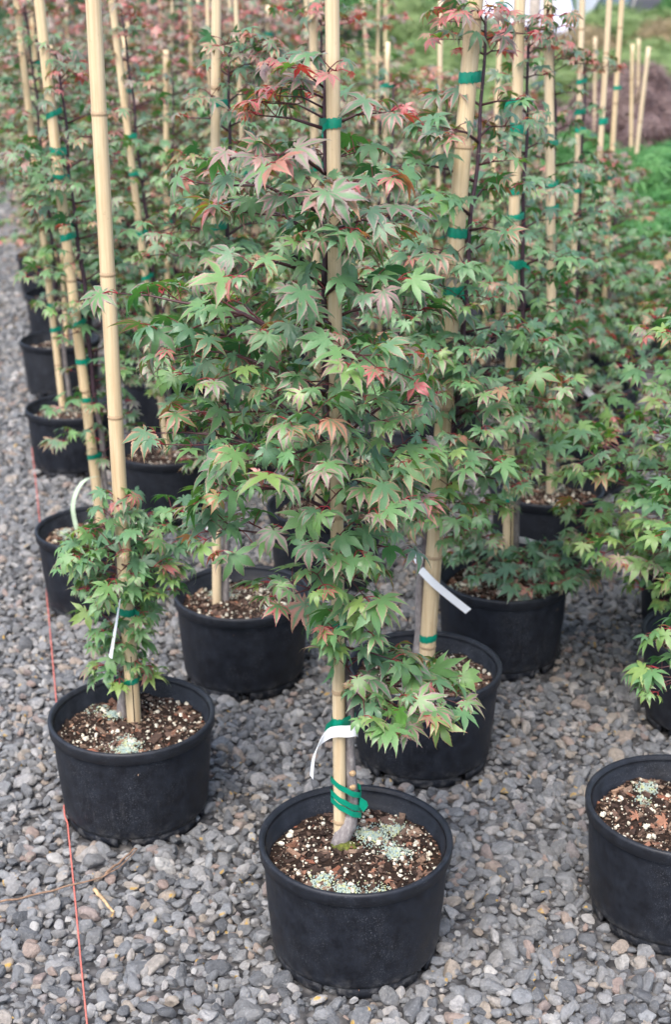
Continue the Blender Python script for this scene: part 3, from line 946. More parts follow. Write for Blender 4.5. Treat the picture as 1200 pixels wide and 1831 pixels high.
# near stakes: base and a second pixel on the cane, radius, pixel rows of the green ties
SOILZ = SOIL_Z + 0.004
CANES = {
    'P1': ((608, 1500), (594, 0), 0.0115, (220, 333, 806, 1112, 1288), 'clean bamboo stake bound with green spiral tape low on the trunk'),
    'P2': ((240, 1285), (168, 0), 0.0150, (1090, 1212), 'bare pale bamboo stake rising high above the short maple'),
    'P4': ((764, 1160), (852, 0), 0.0185, (140, 415, 520, 925, 1138), 'thick weathered stake leaning beside the purple stem with the hanging white tag'),
    'P5': ((388, 1080), (390, 0), 0.0115, (182, 405, 490, 795, 845), 'thin upright bamboo stake in the pot between short and taped maples'),
    'P6': ((911, 1000), (932, 0), 0.0140, (180, 226, 340, 388, 473, 893), 'split bamboo stake with six green ties in the pot with dark low leaves'),
    'P7': ((1290, 1120), (1345, 0), 0.0140, (300, 600, 900), 'bamboo stake in the pot behind the dead-leaf pot'),
    'P3': ((1228, 1440), (1300, 0), 0.0140, (300, 700), 'bamboo stake in the pot with dead leaves on its soil'),
    'P8': ((180, 925), (72, 0), 0.0145, (205, 270, 316, 398, 424, 580, 645, 715, 815), 'leaning bamboo stake with many green ties beside the red string'),
    'P9': ((300, 806), (200, 0), 0.0120, (245, 310, 415, 495, 640), 'thin bamboo stake tied to a dark stem behind the bare pale stake'),
    'P14': ((985, 880), (979, 0), 0.0145, (255, 330, 372), 'bamboo stake with an ink mark in the pot behind the split stake'),
    'P15': ((1015, 765), (1041, 0), 0.0100, (147, 200, 232, 340), 'slim bamboo stake rising from the shaded pot under the bright tag'),
    'P10': ((112, 730), (30, 0), 0.0125, (545, 590), 'bamboo stake in the pot at the far end of the red string'),
    'P13': ((570, 905), (560, 0), 0.0130, (300, 500), 'bamboo stake hidden behind the green-taped maple')}
LINE = {}
def far_label(i): return 'bamboo stake with green ties among the maples in the rows behind'
for k, (b, tpx, ra, ties, lab) in CANES.items():
    p0 = on_z(b[0], b[1], SOILZ)
    c0 = np.array(P[k]); d = p0[:2] - c0
    if np.linalg.norm(d) > 0.09: p0[:2] = c0 + d / np.linalg.norm(d) * 0.09
    p0[0] = on_y(b[0], b[1], p0[1])[0]
    pt_ = on_y(*tpx, p0[1])
    u = (pt_ - p0) / np.linalg.norm(pt_ - p0)
    L = (1.98 + 0.1 * rng.random() - SOILZ) / u[2]
    LINE[k] = (p0, u)
    tz = []
    for y in ties:
        zs = np.linspace(0, L, 400); pr = to_px(p0 + zs[:, None] * u)
        tz.append(float(zs[np.argmin(abs(pr[:, 1] - y))]))
    offs = (0.018, 0.012)
    if k == 'P1': offs = [(-0.013, 0.017), (-0.012, 0.018), (-0.002, 0.021), (0.016, 0.018), (0.022, 0.016)]
    if k == 'P4': offs = [(0.02, 0.012)] * 3 + [(-0.018, 0.012), (0.0, 0.0)]
    if k == 'P2': offs = (-0.018, 0.01)
    root = stake(lab, p0, p0 + u * L, ra, sum(map(ord, k)) + 7, tz, offs=offs, tie_h=0.019 if k in ('P1', 'P4', 'P6') else 0.016, bow=0.0008 if k == 'P1' else 0.005)
    if k == 'P1':   # the tape wound down the base
        mb = MB(); V, F = [], []
        for z0_, hh in ((0.122, 0.0062), (0.094, 0.0066), (0.079, 0.0062)):
            e = len(V); N_ = 40
            for i in range(N_):
                a = 2 * math.pi * i / N_
                x, y = 0.0120 + 0.0285 * math.cos(a), 0.001 + 0.0170 * math.sin(a)
                z = z0_ - 0.62 * (x if y < 0.004 else 0.55 * x + 0.004) + 0.0008 * math.sin(7 * a)
                V += [(x, y, z - hh), (x * 1.01, y * 1.01, z), (x, y, z + hh)]
            for i in range(N_):
                j = (i + 1) % N_
                F += [(e + 3 * i + q, e + 3 * j + q, e + 3 * j + q + 1, e + 3 * i + q + 1) for q in (0, 1)]
        e = len(V); V += [(0.038, -0.010, 0.098), (0.050, -0.016, 0.092), (0.053, -0.012, 0.080), (0.044, -0.013, 0.066), (0.036, -0.012, 0.078)]
        F += [(e, e + 1, e + 2, e + 4), (e + 4, e + 2, e + 3)]
        mb.add(V, F)
        o = obj('spiral_tie', mb.mesh('spiral_tie', 'tie_tape'), root)
    if k in ('P2', 'P6'):   # the split running up the foot of the stake
        mb = MB(); mb.box((-0.0011, -0.0022, 0.0), (0.0011, 0.001, 0.16 if k == 'P2' else 0.3))
        a = -math.pi / 2 + 0.15
        o = obj('split', mb.mesh('split', 'split_line'), root, (math.cos(a) * ra * 1.03, math.sin(a) * ra * 1.03, 0.0)); o.rotation_euler.z = a + math.pi / 2
    if k in ('P14', 'P15'):  # handwritten ink mark
        yy = 22 if k == 'P14' else 108
        zs = np.linspace(0, L, 600); tz0 = float(zs[np.argmin(abs(to_px(p0 + zs[:, None] * u)[:, 1] - yy))])
        mb = MB(); a = np.linspace(0, 2 * np.pi, 30)
        if k == 'P14': xz = np.stack([0.0045 * np.sin(2 * a), 0.0085 * np.cos(a)], 1)
        else: xz = np.stack([0.001 * np.sin(a[:15]), np.linspace(-0.012, 0.012, 15)], 1)
        ph_ = xz[:, 0] / ra
        mb.tube(np.stack([ra * 1.0 * np.sin(ph_), -ra * 1.0 * np.cos(ph_), xz[:, 1]], 1), 0.0013, 5)
        obj('ink_mark', mb.mesh('ink_mark', 'ink'), root, (0, 0, tz0))

# ------------------------------------------------------------------ near maples
ENV = {
    'P1': [(140, 530, 655), (175, 480, 670), (240, 455, 660), (310, 400, 690), (420, 370, 700), (550, 290, 690), (660, 262, 700), (740, 255, 740), (800, 350, 750), (870, 455, 715), (950, 430, 690), (1010, 480, 670), (1060, 560, 660), (1120, 572, 645)],
    'P2': [(900, 200, 285), (915, 165, 320), (945, 120, 340), (980, 100, 340), (1020, 100, 330), (1060, 140, 300), (1110, 185, 280), (1160, 205, 262), (1215, 205, 255)],
    'P4': [(30, 860, 885), (120, 835, 895), (200, 740, 930), (330, 650, 900), (450, 690, 900), (600, 690, 960), (700, 670, 1010), (800, 680, 985), (890, 700, 930), (950, 740, 860)],
    'P5': [(95, 380, 435), (150, 345, 450), (260, 300, 480), (400, 262, 530), (520, 275, 530), (650, 285, 530), (740, 330, 520), (810, 370, 500)],
    'P6': [(50, 920, 960), (200, 890, 980), (300, 850, 1010), (400, 830, 1040), (600, 830, 1050), (760, 850, 1010), (850, 870, 960)],
    'P7': [(300, 1310, 1400), (450, 1240, 1450), (530, 1150, 1450), (650, 1055, 1450), (800, 995, 1450), (920, 975, 1450), (1000, 1010, 1420), (1060, 1100, 1380)],
    'P3': [(330, 1285, 1345), (600, 1225, 1420), (850, 1215, 1450), (1100, 1215, 1400), (1200, 1190, 1350)],
    'P8': [(110, 70, 150), (180, 45, 190), (300, 30, 235), (430, 60, 240), (510, 25, 245), (570, 100, 240), (680, 115, 240), (740, 80, 235), (800, 130, 235)],
    'P9': [(30, 190, 235), (120, 165, 275), (300, 140, 320), (500, 165, 350), (600, 200, 340), (680, 230, 330)],
    'P10': [(0, 20, 70), (100, -20, 130), (250, 0, 190), (380, 50, 210), (460, 85, 200), (530, 90, 180)],
    'P13': [(20, 530, 590), (200, 450, 660), (450, 400, 720), (650, 410, 720), (800, 470, 680)],
    'P14': [(90, 960, 1000), (190, 920, 1040), (350, 870, 1090), (550, 870, 1110), (700, 890, 1090), (800, 930, 1060)],
    'P15': [(110, 1025, 1055), (240, 1000, 1080), (400, 950, 1150), (560, 950, 1150), (680, 980, 1110)]}
TREE_LABEL = {
    'P1': 'tall red-tipped maple with green spiral tape and curled white tag at its trunk base',
    'P2': 'short maple with a low bright green crown round a bare pale stake',
    'P4': 'maple with purple stem and smooth grey-green trunk tied to the thick leaning stake',
    'P5': 'maple tied to the thin upright stake behind the short maple',
    'P6': 'maple with dark low leaves hanging over the rim of its pot',
    'P7': 'broad pale green maple spreading from the pot behind the dead leaves',
    'P3': 'maple with small leaves at its base in the pot with dead leaves',
    'P8': 'maple with mauve leaves tied all along the leaning stake by the string',
    'P9': 'maple with a dark bare stem behind the bare pale stake',
    'P10': 'maple leaning over the aisle at the far end of the string',
    'P13': 'maple largely hidden behind the tall taped maple',
    'P14': 'maple tied to the stake with the ink mark',
    'P15': 'maple with grey-green leaves above the shaded pot and bright tag'}
SPEC = {  # singles, step, red, hue, leaf length, seed
    'P1': dict(singles=300, step=0.039, red=0.46, hue=0.55, leaf=0.056, top_red=1.0, fb=1.0, low_bare=0.2, gain=1.38, thin=0.3, front=((0.72, 1.42, 13, 0.13), (0.60, 0.70, 2, 0.06))),
    'P2': dict(singles=260, step=0.019, red=0.30, hue=0.64, leaf=0.046, nodelen=0.036, gain=0.98, tuft=1, top_red=0.1),
    'P4': dict(singles=300, step=0.032, red=0.44, hue=0.52, leaf=0.055, top_red=0.8, fb=1.0, thin=1.6, gain=1.2, front=((0.72, 1.12, 9, 0.14),)),
    'P5': dict(front=((0.85, 1.3, 7, 0.12),), gain=1.12, singles=300, step=0.038, red=0.45, hue=0.48, leaf=0.048, top_red=0.5),
    'P6': dict(singles=260, step=0.045, red=0.36, hue=0.36, leaf=0.048, top_red=0.8, thin=1.6),
    'P7': dict(gain=1.15, singles=300, step=0.036, red=0.40, hue=0.66, leaf=0.054, top_red=0.4),
    'P3': dict(singles=80, step=0.075, red=0.30, hue=0.58, leaf=0.045, top_red=0.3),
    'P8': dict(singles=300, step=0.046, red=0.46, hue=0.50, leaf=0.046, top_red=0.9),
    'P9': dict(singles=220, step=0.045, red=0.45, hue=0.48, leaf=0.046, top_red=0.7),
    'P10': dict(singles=180, step=0.045, red=0.46, hue=0.48, leaf=0.046, top_red=0.7),
    'P13': dict(singles=150, step=0.050, red=0.45, hue=0.48, leaf=0.046, top_red=0.7),
    'P14': dict(singles=200, step=0.045, red=0.38, hue=0.40, leaf=0.047, top_red=0.8, thin=1.6),
    'P15': dict(singles=180, step=0.045, red=0.36, hue=0.40, leaf=0.047, top_red=0.8, thin=1.6)}
for k in CANES:
    p0, u = LINE[k]
    env = env_px(p0, ENV[k])
    top = env[0][-1]
    side = {'P1': (0.0250, 0.000), 'P2': (-0.026, 0.012), 'P4': (-0.034, 0.0)}.get(k, (0.021, 0.014))
    def stem(z, p0=p0, u=u, side=side, k=k, top=top):
        tt = (z - p0[2]) / u[2]
        q = p0 + u * tt
        g = min(1, max(0, (z - 0.25) / 0.9))
        sx = side[0] * (1 - g) + g * {'P1': -0.014, 'P2': 0.0}.get(k, 0.022)
        if k == 'P4': sx = np.interp(z, [0.2, 0.42, 0.62, 0.8], [-0.018, -0.030, -0.020, 0.026])
        sy = side[1] + 0.008
        wob = 0.004 * math.sin(z * 13 + len(k)) + 0.003 * math.sin(z * 29)
        return np.array([q[0] + sx + wob * 0.7, q[1] + sy + wob * 0.5, z])
    zz = np.concatenate([[SOIL_Z - 0.02, SOIL_Z + 0.01], np.linspace(SOIL_Z + 0.035, top, 44)])
    pts = [stem(z) for z in zz]
    rb = 0.0135 if k in ('P1', 'P4') else 0.011
    rad = np.interp(zz, [SOIL_Z, SOIL_Z + 0.06, 0.6, top], [rb * 1.25, rb * 0.85, 0.0078, 0.0028])
    if k == 'P1':   # graft bend: the foot swings towards the stake
        pts[0] = pts[0] + (-0.034, -0.022, 0.005); pts[1] = pts[1] + (-0.020, -0.016, 0); pts[2] = pts[2] + (-0.008, -0.006, 0)
        rad[0], rad[1], rad[2] = 0.011, 0.0165, 0.0175
        for i, z in enumerate(zz):
            rad[i] += 0.0022 * math.exp(-((z - 0.315) / 0.008) ** 2) + 0.0022 * math.exp(-((z - 0.345) / 0.008) ** 2)
    sp = dict(SPEC[k]); singles = sp.pop('singles')
    low = {'P1': [(0.54, -0.15, 0.13, 0.2), (0.52, -0.45, 0.17, 0.0), (0.57, 0.25, 0.10, 0.3), (0.50, -0.25, 0.16, -0.25), (0.52, 0.0, 0.20, 0.0), (0.60, -0.4, 0.10, 0.2)],
           'P3': [(0.50, 3.3, 0.09, 0.2), (0.47, -2.9, 0.10, 0.1), (0.54, 3.0, 0.08, 0.3)],
           'P6': [(0.25, -1.2, 0.25, 0.5), (0.24, -2.2, 0.22, 0.5), (0.26, -0.5, 0.20, 0.5), (0.25, -1.7, 0.27, 0.45), (0.27, 0.3, 0.15, 0.4), (0.27, 3.0, 0.17, 0.45), (0.25, -0.9, 0.25, 0.45), (0.26, -2.7, 0.18, 0.5), (0.27, -1.4, 0.15, 0.7)]}.get(k, ())
    br, lv = grow(sum(map(ord, k)) * 3 + 1, stem, env, low=low, **sp)
    t_root = plant(TREE_LABEL[k], (pts[1][0], pts[1][1], SOIL_Z), pts, rad, br, lv, singles, 2 if k in ('P1', 'P2', 'P4') else 1)
    if k == 'P1':
        for z, c_ in ((0.315, 0.2), (0.345, -0.2)):
            q = stem(z); mb = MB(); mb.lathe([(0.0, 0.0016), (0.004, 0.0012), (0.0058, -0.001), (0.0068, -0.004)], 12)
            o = obj('pruning_scar', mb.mesh('pruning_scar', 'cut_wood'), t_root, q + np.array([0.003, -0.0125, 0]) - np.array(t_root.location))
            o.rotation_euler = (math.pi / 2, 0, c_)
        mb = MB(); bm = bmesh.new(); bmesh.ops.create_icosphere(bm, subdivisions=3, radius=1)
        mv = np.array([v.co[:] for v in bm.verts]); mf = [tuple(v.index for v in f.verts) for f in bm.faces]; bm.free()
        mv = mv * (0.024, 0.015, 0.007) * (1 + 0.25 * np.sin(mv[:, [1, 0, 2]] * 9))
        mb.add(mv, mf); o = obj('moss', mb.mesh('moss', 'moss'), None, (pts[1][0] + 0.008, pts[1][1] - 0.012, SOIL_Z + 0.004), 'stuff')
        tag(o, 'dark green moss at the foot of the taped trunk', 'moss')

# ------------------------------------------------------------------ the rows behind
def far_variant(seed, H, rad, level, leaf=0.047, hue=0.42, red=0.42, z0=0.42):
    def stem(z): return np.array([0.02 + 0.004 * math.sin(z * 11 + seed), 0.012, z])
    env = generic_env(H, rad, z0)
    env = (env[0], env[1], env[2])
    br, lv = grow(seed, stem, env, 0.050, 1.0, red, hue, leaf, 0.06, centred=True, top_red=0.8)
    zz = np.linspace(SOIL_Z - 0.01, H, 16)
    return [stem(z) for z in zz], np.linspace(0.012, 0.003, 16), br, lv
MAPLE_FAR = 'staked maple with red shoot tips among the rows behind'
extra = [np.array(P['P11']), np.array(P['P12'])]
near_far = [q for q in far + extra if q[1] < 6.3]
rest_far = [q for q in far + extra if q[1] >= 6.3]
STAKE_FAR = 'bamboo stake with green ties among the maples in the rows behind'
def far_stake(q, i):
    r = np.random.default_rng(900 + i)
    p0 = np.array([q[0] + r.normal(0, 0.015), q[1] + r.normal(0, 0.015), SOILZ])
    u = np.array([r.normal(0, 0.028), r.normal(0, 0.02), 1.0])
    L = r.uniform(1.28, 1.75) if q[0] < 0.6 else r.uniform(1.75, 1.9)
    ties = sorted(r.uniform(0.35, 1.5, int(r.integers(4, 7))))
    w_ = spot_of(q)
    stake('bamboo stake with green ties ' + w_[0], p0, p0 + u * L, r.uniform(0.0075, 0.0115), 300 + i, ties, 'stakes, ' + w_[1])
    return p0, u
for i, q in enumerate(near_far):
    p0, u = far_stake(q, i)
    r = np.random.default_rng(500 + i)
    H, rad = (r.uniform(1.38, 1.62) if q[0] < 0.55 else r.uniform(0.98, 1.14)), r.uniform(0.30, 0.38)
    def stem(z, p0=p0, u=u): return p0 + u * (z - p0[2]) + np.array([0.020 + 0.004 * math.sin(z * 11), 0.012, 0])
    ev = generic_env(H, rad * (0.75 if aisle(q) else 1), r.uniform(0.56, 0.62) if aisle(q) else r.uniform(0.38, 0.5))
    br, lv = grow(700 + i, stem, ev, 0.050, 1.0, r.uniform(0.42, 0.58), r.uniform(0.42, 0.60), 0.047, 0.058, centred=True, top_red=0.8)
    zz = np.linspace(SOIL_Z - 0.01, H, 18)
    w_ = spot_of(q)
    plant('staked maple ' + w_[0], (p0[0] + 0.02, p0[1] + 0.012, SOIL_Z), [stem(z) for z in zz], np.linspace(0.012, 0.003, 18), br, lv, 90, 1, 'maples, ' + w_[1], each_branch=False)
protos = []
for k in range(7):
    H = 1.46 + 0.035 * k
    pts, rad, br, lv = far_variant(40 + k, H, 0.34 + 0.01 * (k % 3), 0, 0.050, 0.47 + 0.03 * (k % 4), 0.48 + 0.05 * (k % 3))
    protos.append((pts, rad, br, lv))
proto_roots = {}
for i, q in enumerate(rest_far):
    if i % 5 < 3: far_stake(q, 100 + i)
    k = i % 7
    if k not in proto_roots:
        pts, rad, br, lv = protos[k]
        root = plant(MAPLE_FAR, (0, 0, 0), pts, rad, br, lv, 0, 0, 'maples in the rows behind', each_branch=False)
        proto_roots[k] = root
    else:
        root = copy_tree(proto_roots[k])
    root.location = (q[0], q[1], 0.0)
    w_ = spot_of(q); tag(root, 'leafy maple ' + w_[0], 'maple tree', 'maples, ' + w_[1])
    root.rotation_euler.z = rng.uniform(0, 6.3)
    s_ = rng.uniform(0.95, 1.07) * (1.0 if q[0] < 0.1 else 0.86); root.scale = (s_, s_, s_)

# ------------------------------------------------------------------ laceleaf bed, shrubs, yard behind
LACE = [lace_shape(k) for k in range(4)]
def mound(seed, rx, rz, n, size, skirt=True):
    r = np.random.default_rng(seed)
    lv = []
    lob = r.normal(size=(14, 3)); lob /= np.linalg.norm(lob, axis=1)[:, None]
    for _ in range(n):
        d = r.normal(size=3); d[2] = abs(d[2]) * 0.9 - (0.25 if skirt else 0); d /= np.linalg.norm(d)
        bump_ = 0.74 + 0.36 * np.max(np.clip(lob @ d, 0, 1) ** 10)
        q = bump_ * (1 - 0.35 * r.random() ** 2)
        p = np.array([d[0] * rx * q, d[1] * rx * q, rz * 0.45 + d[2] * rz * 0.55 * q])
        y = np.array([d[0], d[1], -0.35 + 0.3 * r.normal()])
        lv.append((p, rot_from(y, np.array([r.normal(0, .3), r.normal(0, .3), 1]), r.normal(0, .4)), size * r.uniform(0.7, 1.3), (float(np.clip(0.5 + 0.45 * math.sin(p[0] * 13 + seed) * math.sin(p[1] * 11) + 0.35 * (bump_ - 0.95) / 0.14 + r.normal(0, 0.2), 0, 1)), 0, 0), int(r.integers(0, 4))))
    return lv
MOUNDS = [mound(60 + k, 0.62, 1.0, 2800, 0.125) for k in range(3)]
mound_mesh = {}
def shrub(name, label, cat, group, xy, mat, k, s_, sz, stem_h=0.4, zoff=0.0):
    key = (mat, k)
    if key not in mound_mesh: mound_mesh[key] = mass(MOUNDS[k], 0, mat, LACE)
    root = thing(name, label, cat, (xy[0], xy[1], 0), group)
    mb = MB(); mb.tube([(0, 0, 0), (0.015, 0.01, stem_h * 0.5), (-0.01, 0, stem_h), (0.02, 0.0, stem_h * 1.5)], [0.03, 0.025, 0.02, 0.012], 8)
    obj('stem', mb.mesh('stem', 'trunk_bark'), root)
    o = obj('crown', mound_mesh[key], root, (0, 0, zoff), 'stuff'); o.scale = (s_, s_, sz); o.rotation_euler.z = rng.uniform(0, 6.3)
    return root
for (x, y, k, s_, sz) in [(1.85, 6.6, 0, .85, .80), (2.35, 7.35, 1, 1.0, .86), (1.75, 7.75, 2, .9, .84), (2.75, 8.5, 0, 1.1, .95), (2.1, 8.6, 1, .9, .9), (1.45, 8.7, 2, .8, .88), (3.2, 9.6, 2, 1.0, 1.0)]:
    shrub('laceleaf_shrub', 'feathery bright green laceleaf maple mound beside the maple rows', 'shrub', 'green laceleaf mounds', (x, y), 'lace_green', k, s_, sz)
for (x, y, k, s_, sz) in [(2.6, 10.2, 0, 1.1, .98), (3.1, 11.3, 1, 1.15, 1.05), (2.2, 11.2, 2, 1.1, 1.02), (1.5, 10.6, 1, .9, .98), (3.9, 12.2, 0, 1.1, 1.08), (2.6, 12.4, 2, 1.1, 1.1)]:
    shrub('laceleaf_shrub', 'dusky purple laceleaf maple mound beyond the green mounds', 'shrub', 'purple laceleaf mounds', (x, y), 'lace_purple', k, s_, sz)
for (x, y, k, s_, sz) in [(0.5, 11.4, 0, 1.2, 1.0), (1.2, 12.6, 1, 1.3, 1.05), (0.2, 13.0, 2, 1.3, 1.05), (2.0, 14.2, 0, 1.5, 1.14), (3.3, 14.0, 1, 1.5, 1.16), (4.4, 14.6, 2, 1.5, 1.2), (0.9, 15.0, 2, 1.5, 1.1), (-0.3, 14.8, 1, 1.4, 1.1), (3.9, 16.4, 0, 1.6, 1.25), (2.6, 16.6, 1, 1.6, 1.22), (1.4, 17.2, 2, 1.6, 1.2), (5.2, 17.0, 1, 1.6, 1.3), (0.2, 17.0, 0, 1.5, 1.2)]:
    shrub('lime_shrub', 'soft lime green shrub in the far bed before the parked cars', 'shrub', 'lime shrubs in the far bed', (x, y), 'lace_lime', k, s_, sz)
for i, (x, y) in enumerate([(-1.6, 20.6), (-0.3, 20.9), (0.9, 20.4), (1.9, 21.2), (4.3, 20.9), (5.6, 21.4)]):
    shrub('lime_shrub', 'taller lime green shrub standing beside the parked silver car', 'shrub', 'lime shrubs by the silver car', (x, y), 'lace_lime', i % 3, 1.7, 1.62)
for i in range(9):
    shrub('hedge_shrub', 'broad green shrub in the hedge closing off the yard beyond the cars', 'shrub', 'hedge beyond the cars', (-9.5 + 1.75 * i, 35 + 0.6 * (i % 2)), 'lace_green', i % 3, 2.6, 2.9)
for (x, y, k, s_, sz) in [(3.0, 18.6, 0, 1.5, 1.33), (4.3, 18.8, 2, 1.5, 1.36), (5.4, 19.2, 1, 1.6, 1.4)]:
    shrub('orange_shrub', 'tan orange shrub in front of the white building', 'shrub', 'tan shrubs before the building', (x, y), 'lace_orange', k, s_, sz)
for i, (x, y, s_, sz) in enumerate([(-4.6, 15.6, 1.7, 1.65), (-3.4, 16.2, 1.7, 1.6), (-2.2, 15.8, 1.6, 1.55), (-1.2, 16.3, 1.6, 1.55), (-5.8, 18.5, 2.2, 2.0), (-3.9, 19.2, 2.2, 1.85), (-2.2, 19.0, 2.2, 1.75), (-0.7, 19.5, 2.0, 1.7), (-4.1, 12.6, 1.2, 1.35), (-3.9, 14.0, 1.3, 1.5)]):
    shrub('dark_shrub', 'dark green leafy shrub closing off the rows behind the maples', 'shrub', 'dark shrubs behind the rows', (x, y), 'hedge_green', i % 3, s_, sz)
shrub('evergreen_shrub', 'tall green evergreen shrub at the end of the white building', 'shrub', None, (5.55, 22.5), 'lace_green', 1, 1.0, 2.4)

# short stakes in the laceleaf bed
for i, (bx, by, tx, ty, y) in enumerate([(1142, 262, 1161, 84, 7.9), (1131, 180, 1132, 79, 9.4), (1143, 130, 1143, 69, 11.0), (1064, 120, 1065, 66, 10.6), (655, 80, 648, 0, 11.0), (690, 30, 690, -20, 12.5), (925, 120, 928, 60, 11.5)]):
    a, b = on_y(bx, by, y), on_y(tx, ty, y)
    u = (b - a) / np.linalg.norm(b - a); p0 = a - u * (a[2] / u[2])
    stake(['short pale stake leaning in the green laceleaf mounds', 'short upright stake between green and purple mounds', 'short stake standing in the purple mounds', 'short stake beside the purple mounds near the tied maple stakes', 'slim stake before the lime shrubs', 'distant slim stake among the lime shrubs', 'short stake behind the split stake'][i], p0, b, 0.0125, 60 + i, [], None)

# ------------------------------------------------------------------ tags
def strip(label, pts, nrm, w, name='plant_tag', mat='tag_paper', cat='plant tag', grp='white plant tags', thick=0.0006):
    """a bent paper strip along pts; nrm: direction of the strip's width"""
    pts = np.array(pts, float); nrm = np.array(nrm, float)
    if nrm.ndim == 1: nrm = np.tile(nrm, (len(pts), 1))
    nrm = nrm / np.linalg.norm(nrm, axis=1)[:, None]
    w = np.full(len(pts), w) if np.isscalar(w) else np.array(w)
    tg = np.gradient(pts, axis=0); bn = np.cross(tg, nrm); bn /= np.linalg.norm(bn, axis=1)[:, None] + 1e-9
    m = len(pts); V = []
    for i in range(m):
        for s1, s2 in ((-1, -1), (1, -1), (1, 1), (-1, 1)):
            V.append(pts[i] + nrm[i] * w[i] / 2 * s1 + bn[i] * thick / 2 * s2)
    F = [(4 * i + a, 4 * i + (a + 1) % 4, 4 * i + 4 + (a + 1) % 4, 4 * i + 4 + a) for i in range(m - 1) for a in range(4)]
    F += [(3, 2, 1, 0), (4 * m - 4, 4 * m - 3, 4 * m - 2, 4 * m - 1)]
    mb = MB(); c0 = pts[0].copy(); mb.add(np.array(V) - c0, F)
    o = obj(name, mb.mesh(name, mat, False), None, c0)
    return tag(o, label, cat, grp)
def smooth(ctrl, n=24):
    ctrl = np.array(ctrl, float); t_ = np.linspace(0, len(ctrl) - 1, n)
    out = []
    for q in t_:
        i = min(int(q), len(ctrl) - 2); f = q - i
        p0, p1, p2, p3 = ctrl[max(i - 1, 0)], ctrl[i], ctrl[i + 1], ctrl[min(i + 2, len(ctrl) - 1)]
        out.append(0.5 * ((2 * p1) + (-p0 + p2) * f + (2 * p0 - 5 * p1 + 4 * p2 - p3) * f * f + (-p0 + 3 * p1 - 3 * p2 + p3) * f ** 3))
    return np.array(out)
p0, u = LINE['P1']
yc = p0[1] - 0.022
front = smooth([on_y(640, 1308, yc + 0.03), on_y(638, 1306, yc + 0.004), on_y(622, 1308, yc - 0.004), on_y(604, 1308, yc), on_y(588, 1312, yc - 0.006), on_y(572, 1328, yc - 0.012), on_y(561, 1354, yc - 0.015), on_y(557, 1390, yc - 0.01)], 30)
tw = np.clip((np.arange(30) - 17) / 12, 0, 1)[:, None]
strip('white paper tag wrapped round the stake and curling away over the gravel', front, (1 - tw) * np.array((0.0, 0.0, 1.0)) + tw * np.array((0.30, -1.0, 0.15)), np.linspace(0.025, 0.020, 30))
p0, u = LINE['P4']
yc = p0[1] - 0.03
strip('white tag hanging diagonally from the grey-green trunk of the thick leaning stake', smooth([on_y(752, 1018, yc), on_y(775, 1042, yc - 0.01), on_y(806, 1068, yc - 0.014), on_y(838, 1093, yc - 0.012)], 14), (0.62, -0.3, 0.72), 0.020)
ring = []
mb = MB(); cx = on_y(748, 997, p0[1] + 0.0)
mb.lathe([(0.0125, -0.009), (0.0130, 0.0), (0.0125, 0.010)], 20)
o = obj('tag_loop', mb.mesh('tag_loop', 'tag_paper'), None, (cx[0], cx[1] - 0.002, cx[2])); o.rotation_euler = (0.1, 0.15, 0)
tag(o, 'white tag band looped round the grey-green trunk', 'plant tag', 'white plant tags')
p0, u = LINE['P2']
yc = p0[1] - 0.05
strip('narrow white tag dangling edge-on from the short maple', smooth([on_y(224, 1052, yc + 0.03), on_y(214, 1075, yc), on_y(209, 1105, yc), on_y(203, 1140, yc - 0.004), on_y(197, 1176, yc)], 18), np.linspace((0.25, -1, 0), (0.62, -0.9, 0.1), 18), np.linspace(0.010, 0.016, 18))
p0, u = LINE['P6']
strip('long white tag lying level behind the split bamboo stake', smooth([on_y(889, 962, p0[1] + 0.03), on_y(910, 964, p0[1] + 0.032), on_y(935, 966, p0[1] + 0.03), on_y(961, 973, p0[1] + 0.025)], 12), (0, -0.35, 1), 0.022)
p0, u = LINE['P9']
strip('white tag slanting beside the thin stake behind the bare pale stake', smooth([on_y(270, 592, p0[1] - 0.03), on_y(278, 612, p0[1] - 0.03), on_y(289, 640, p0[1] - 0.03)], 10), (1, -0.4, 0.3), 0.020)
p0, u = LINE['P5']
strip('small white tag tucked behind the thin upright stake', smooth([on_y(402, 885, p0[1] + 0.03), on_y(390, 915, p0[1] + 0.028), on_y(372, 945, p0[1] + 0.02)], 10), (1, 0.2, 0.5), 0.018)
p0, u = LINE['P15']
strip('bright white tag slanting above the shaded pot', smooth([on_y(1046, 694, p0[1] - 0.03), on_y(1058, 707, p0[1] - 0.035), on_y(1071, 717, p0[1] - 0.03)], 8), (0.5, -0.3, 0.9), 0.024)
q = P['P8']
strip('pale green strip arching out of the pot beside the string', smooth([(q[0] - 0.045, q[1] - 0.02, SOIL_Z - 0.01), on_y(130, 915, q[1] - 0.02), on_y(136, 880, q[1] - 0.01), on_y(152, 858, q[1] + 0.01), on_y(172, 852, q[1] + 0.03)], 20), (1, -0.35, 0.2), 0.014, 'label_strip', 'pale_strip', 'strip', None, 0.001)

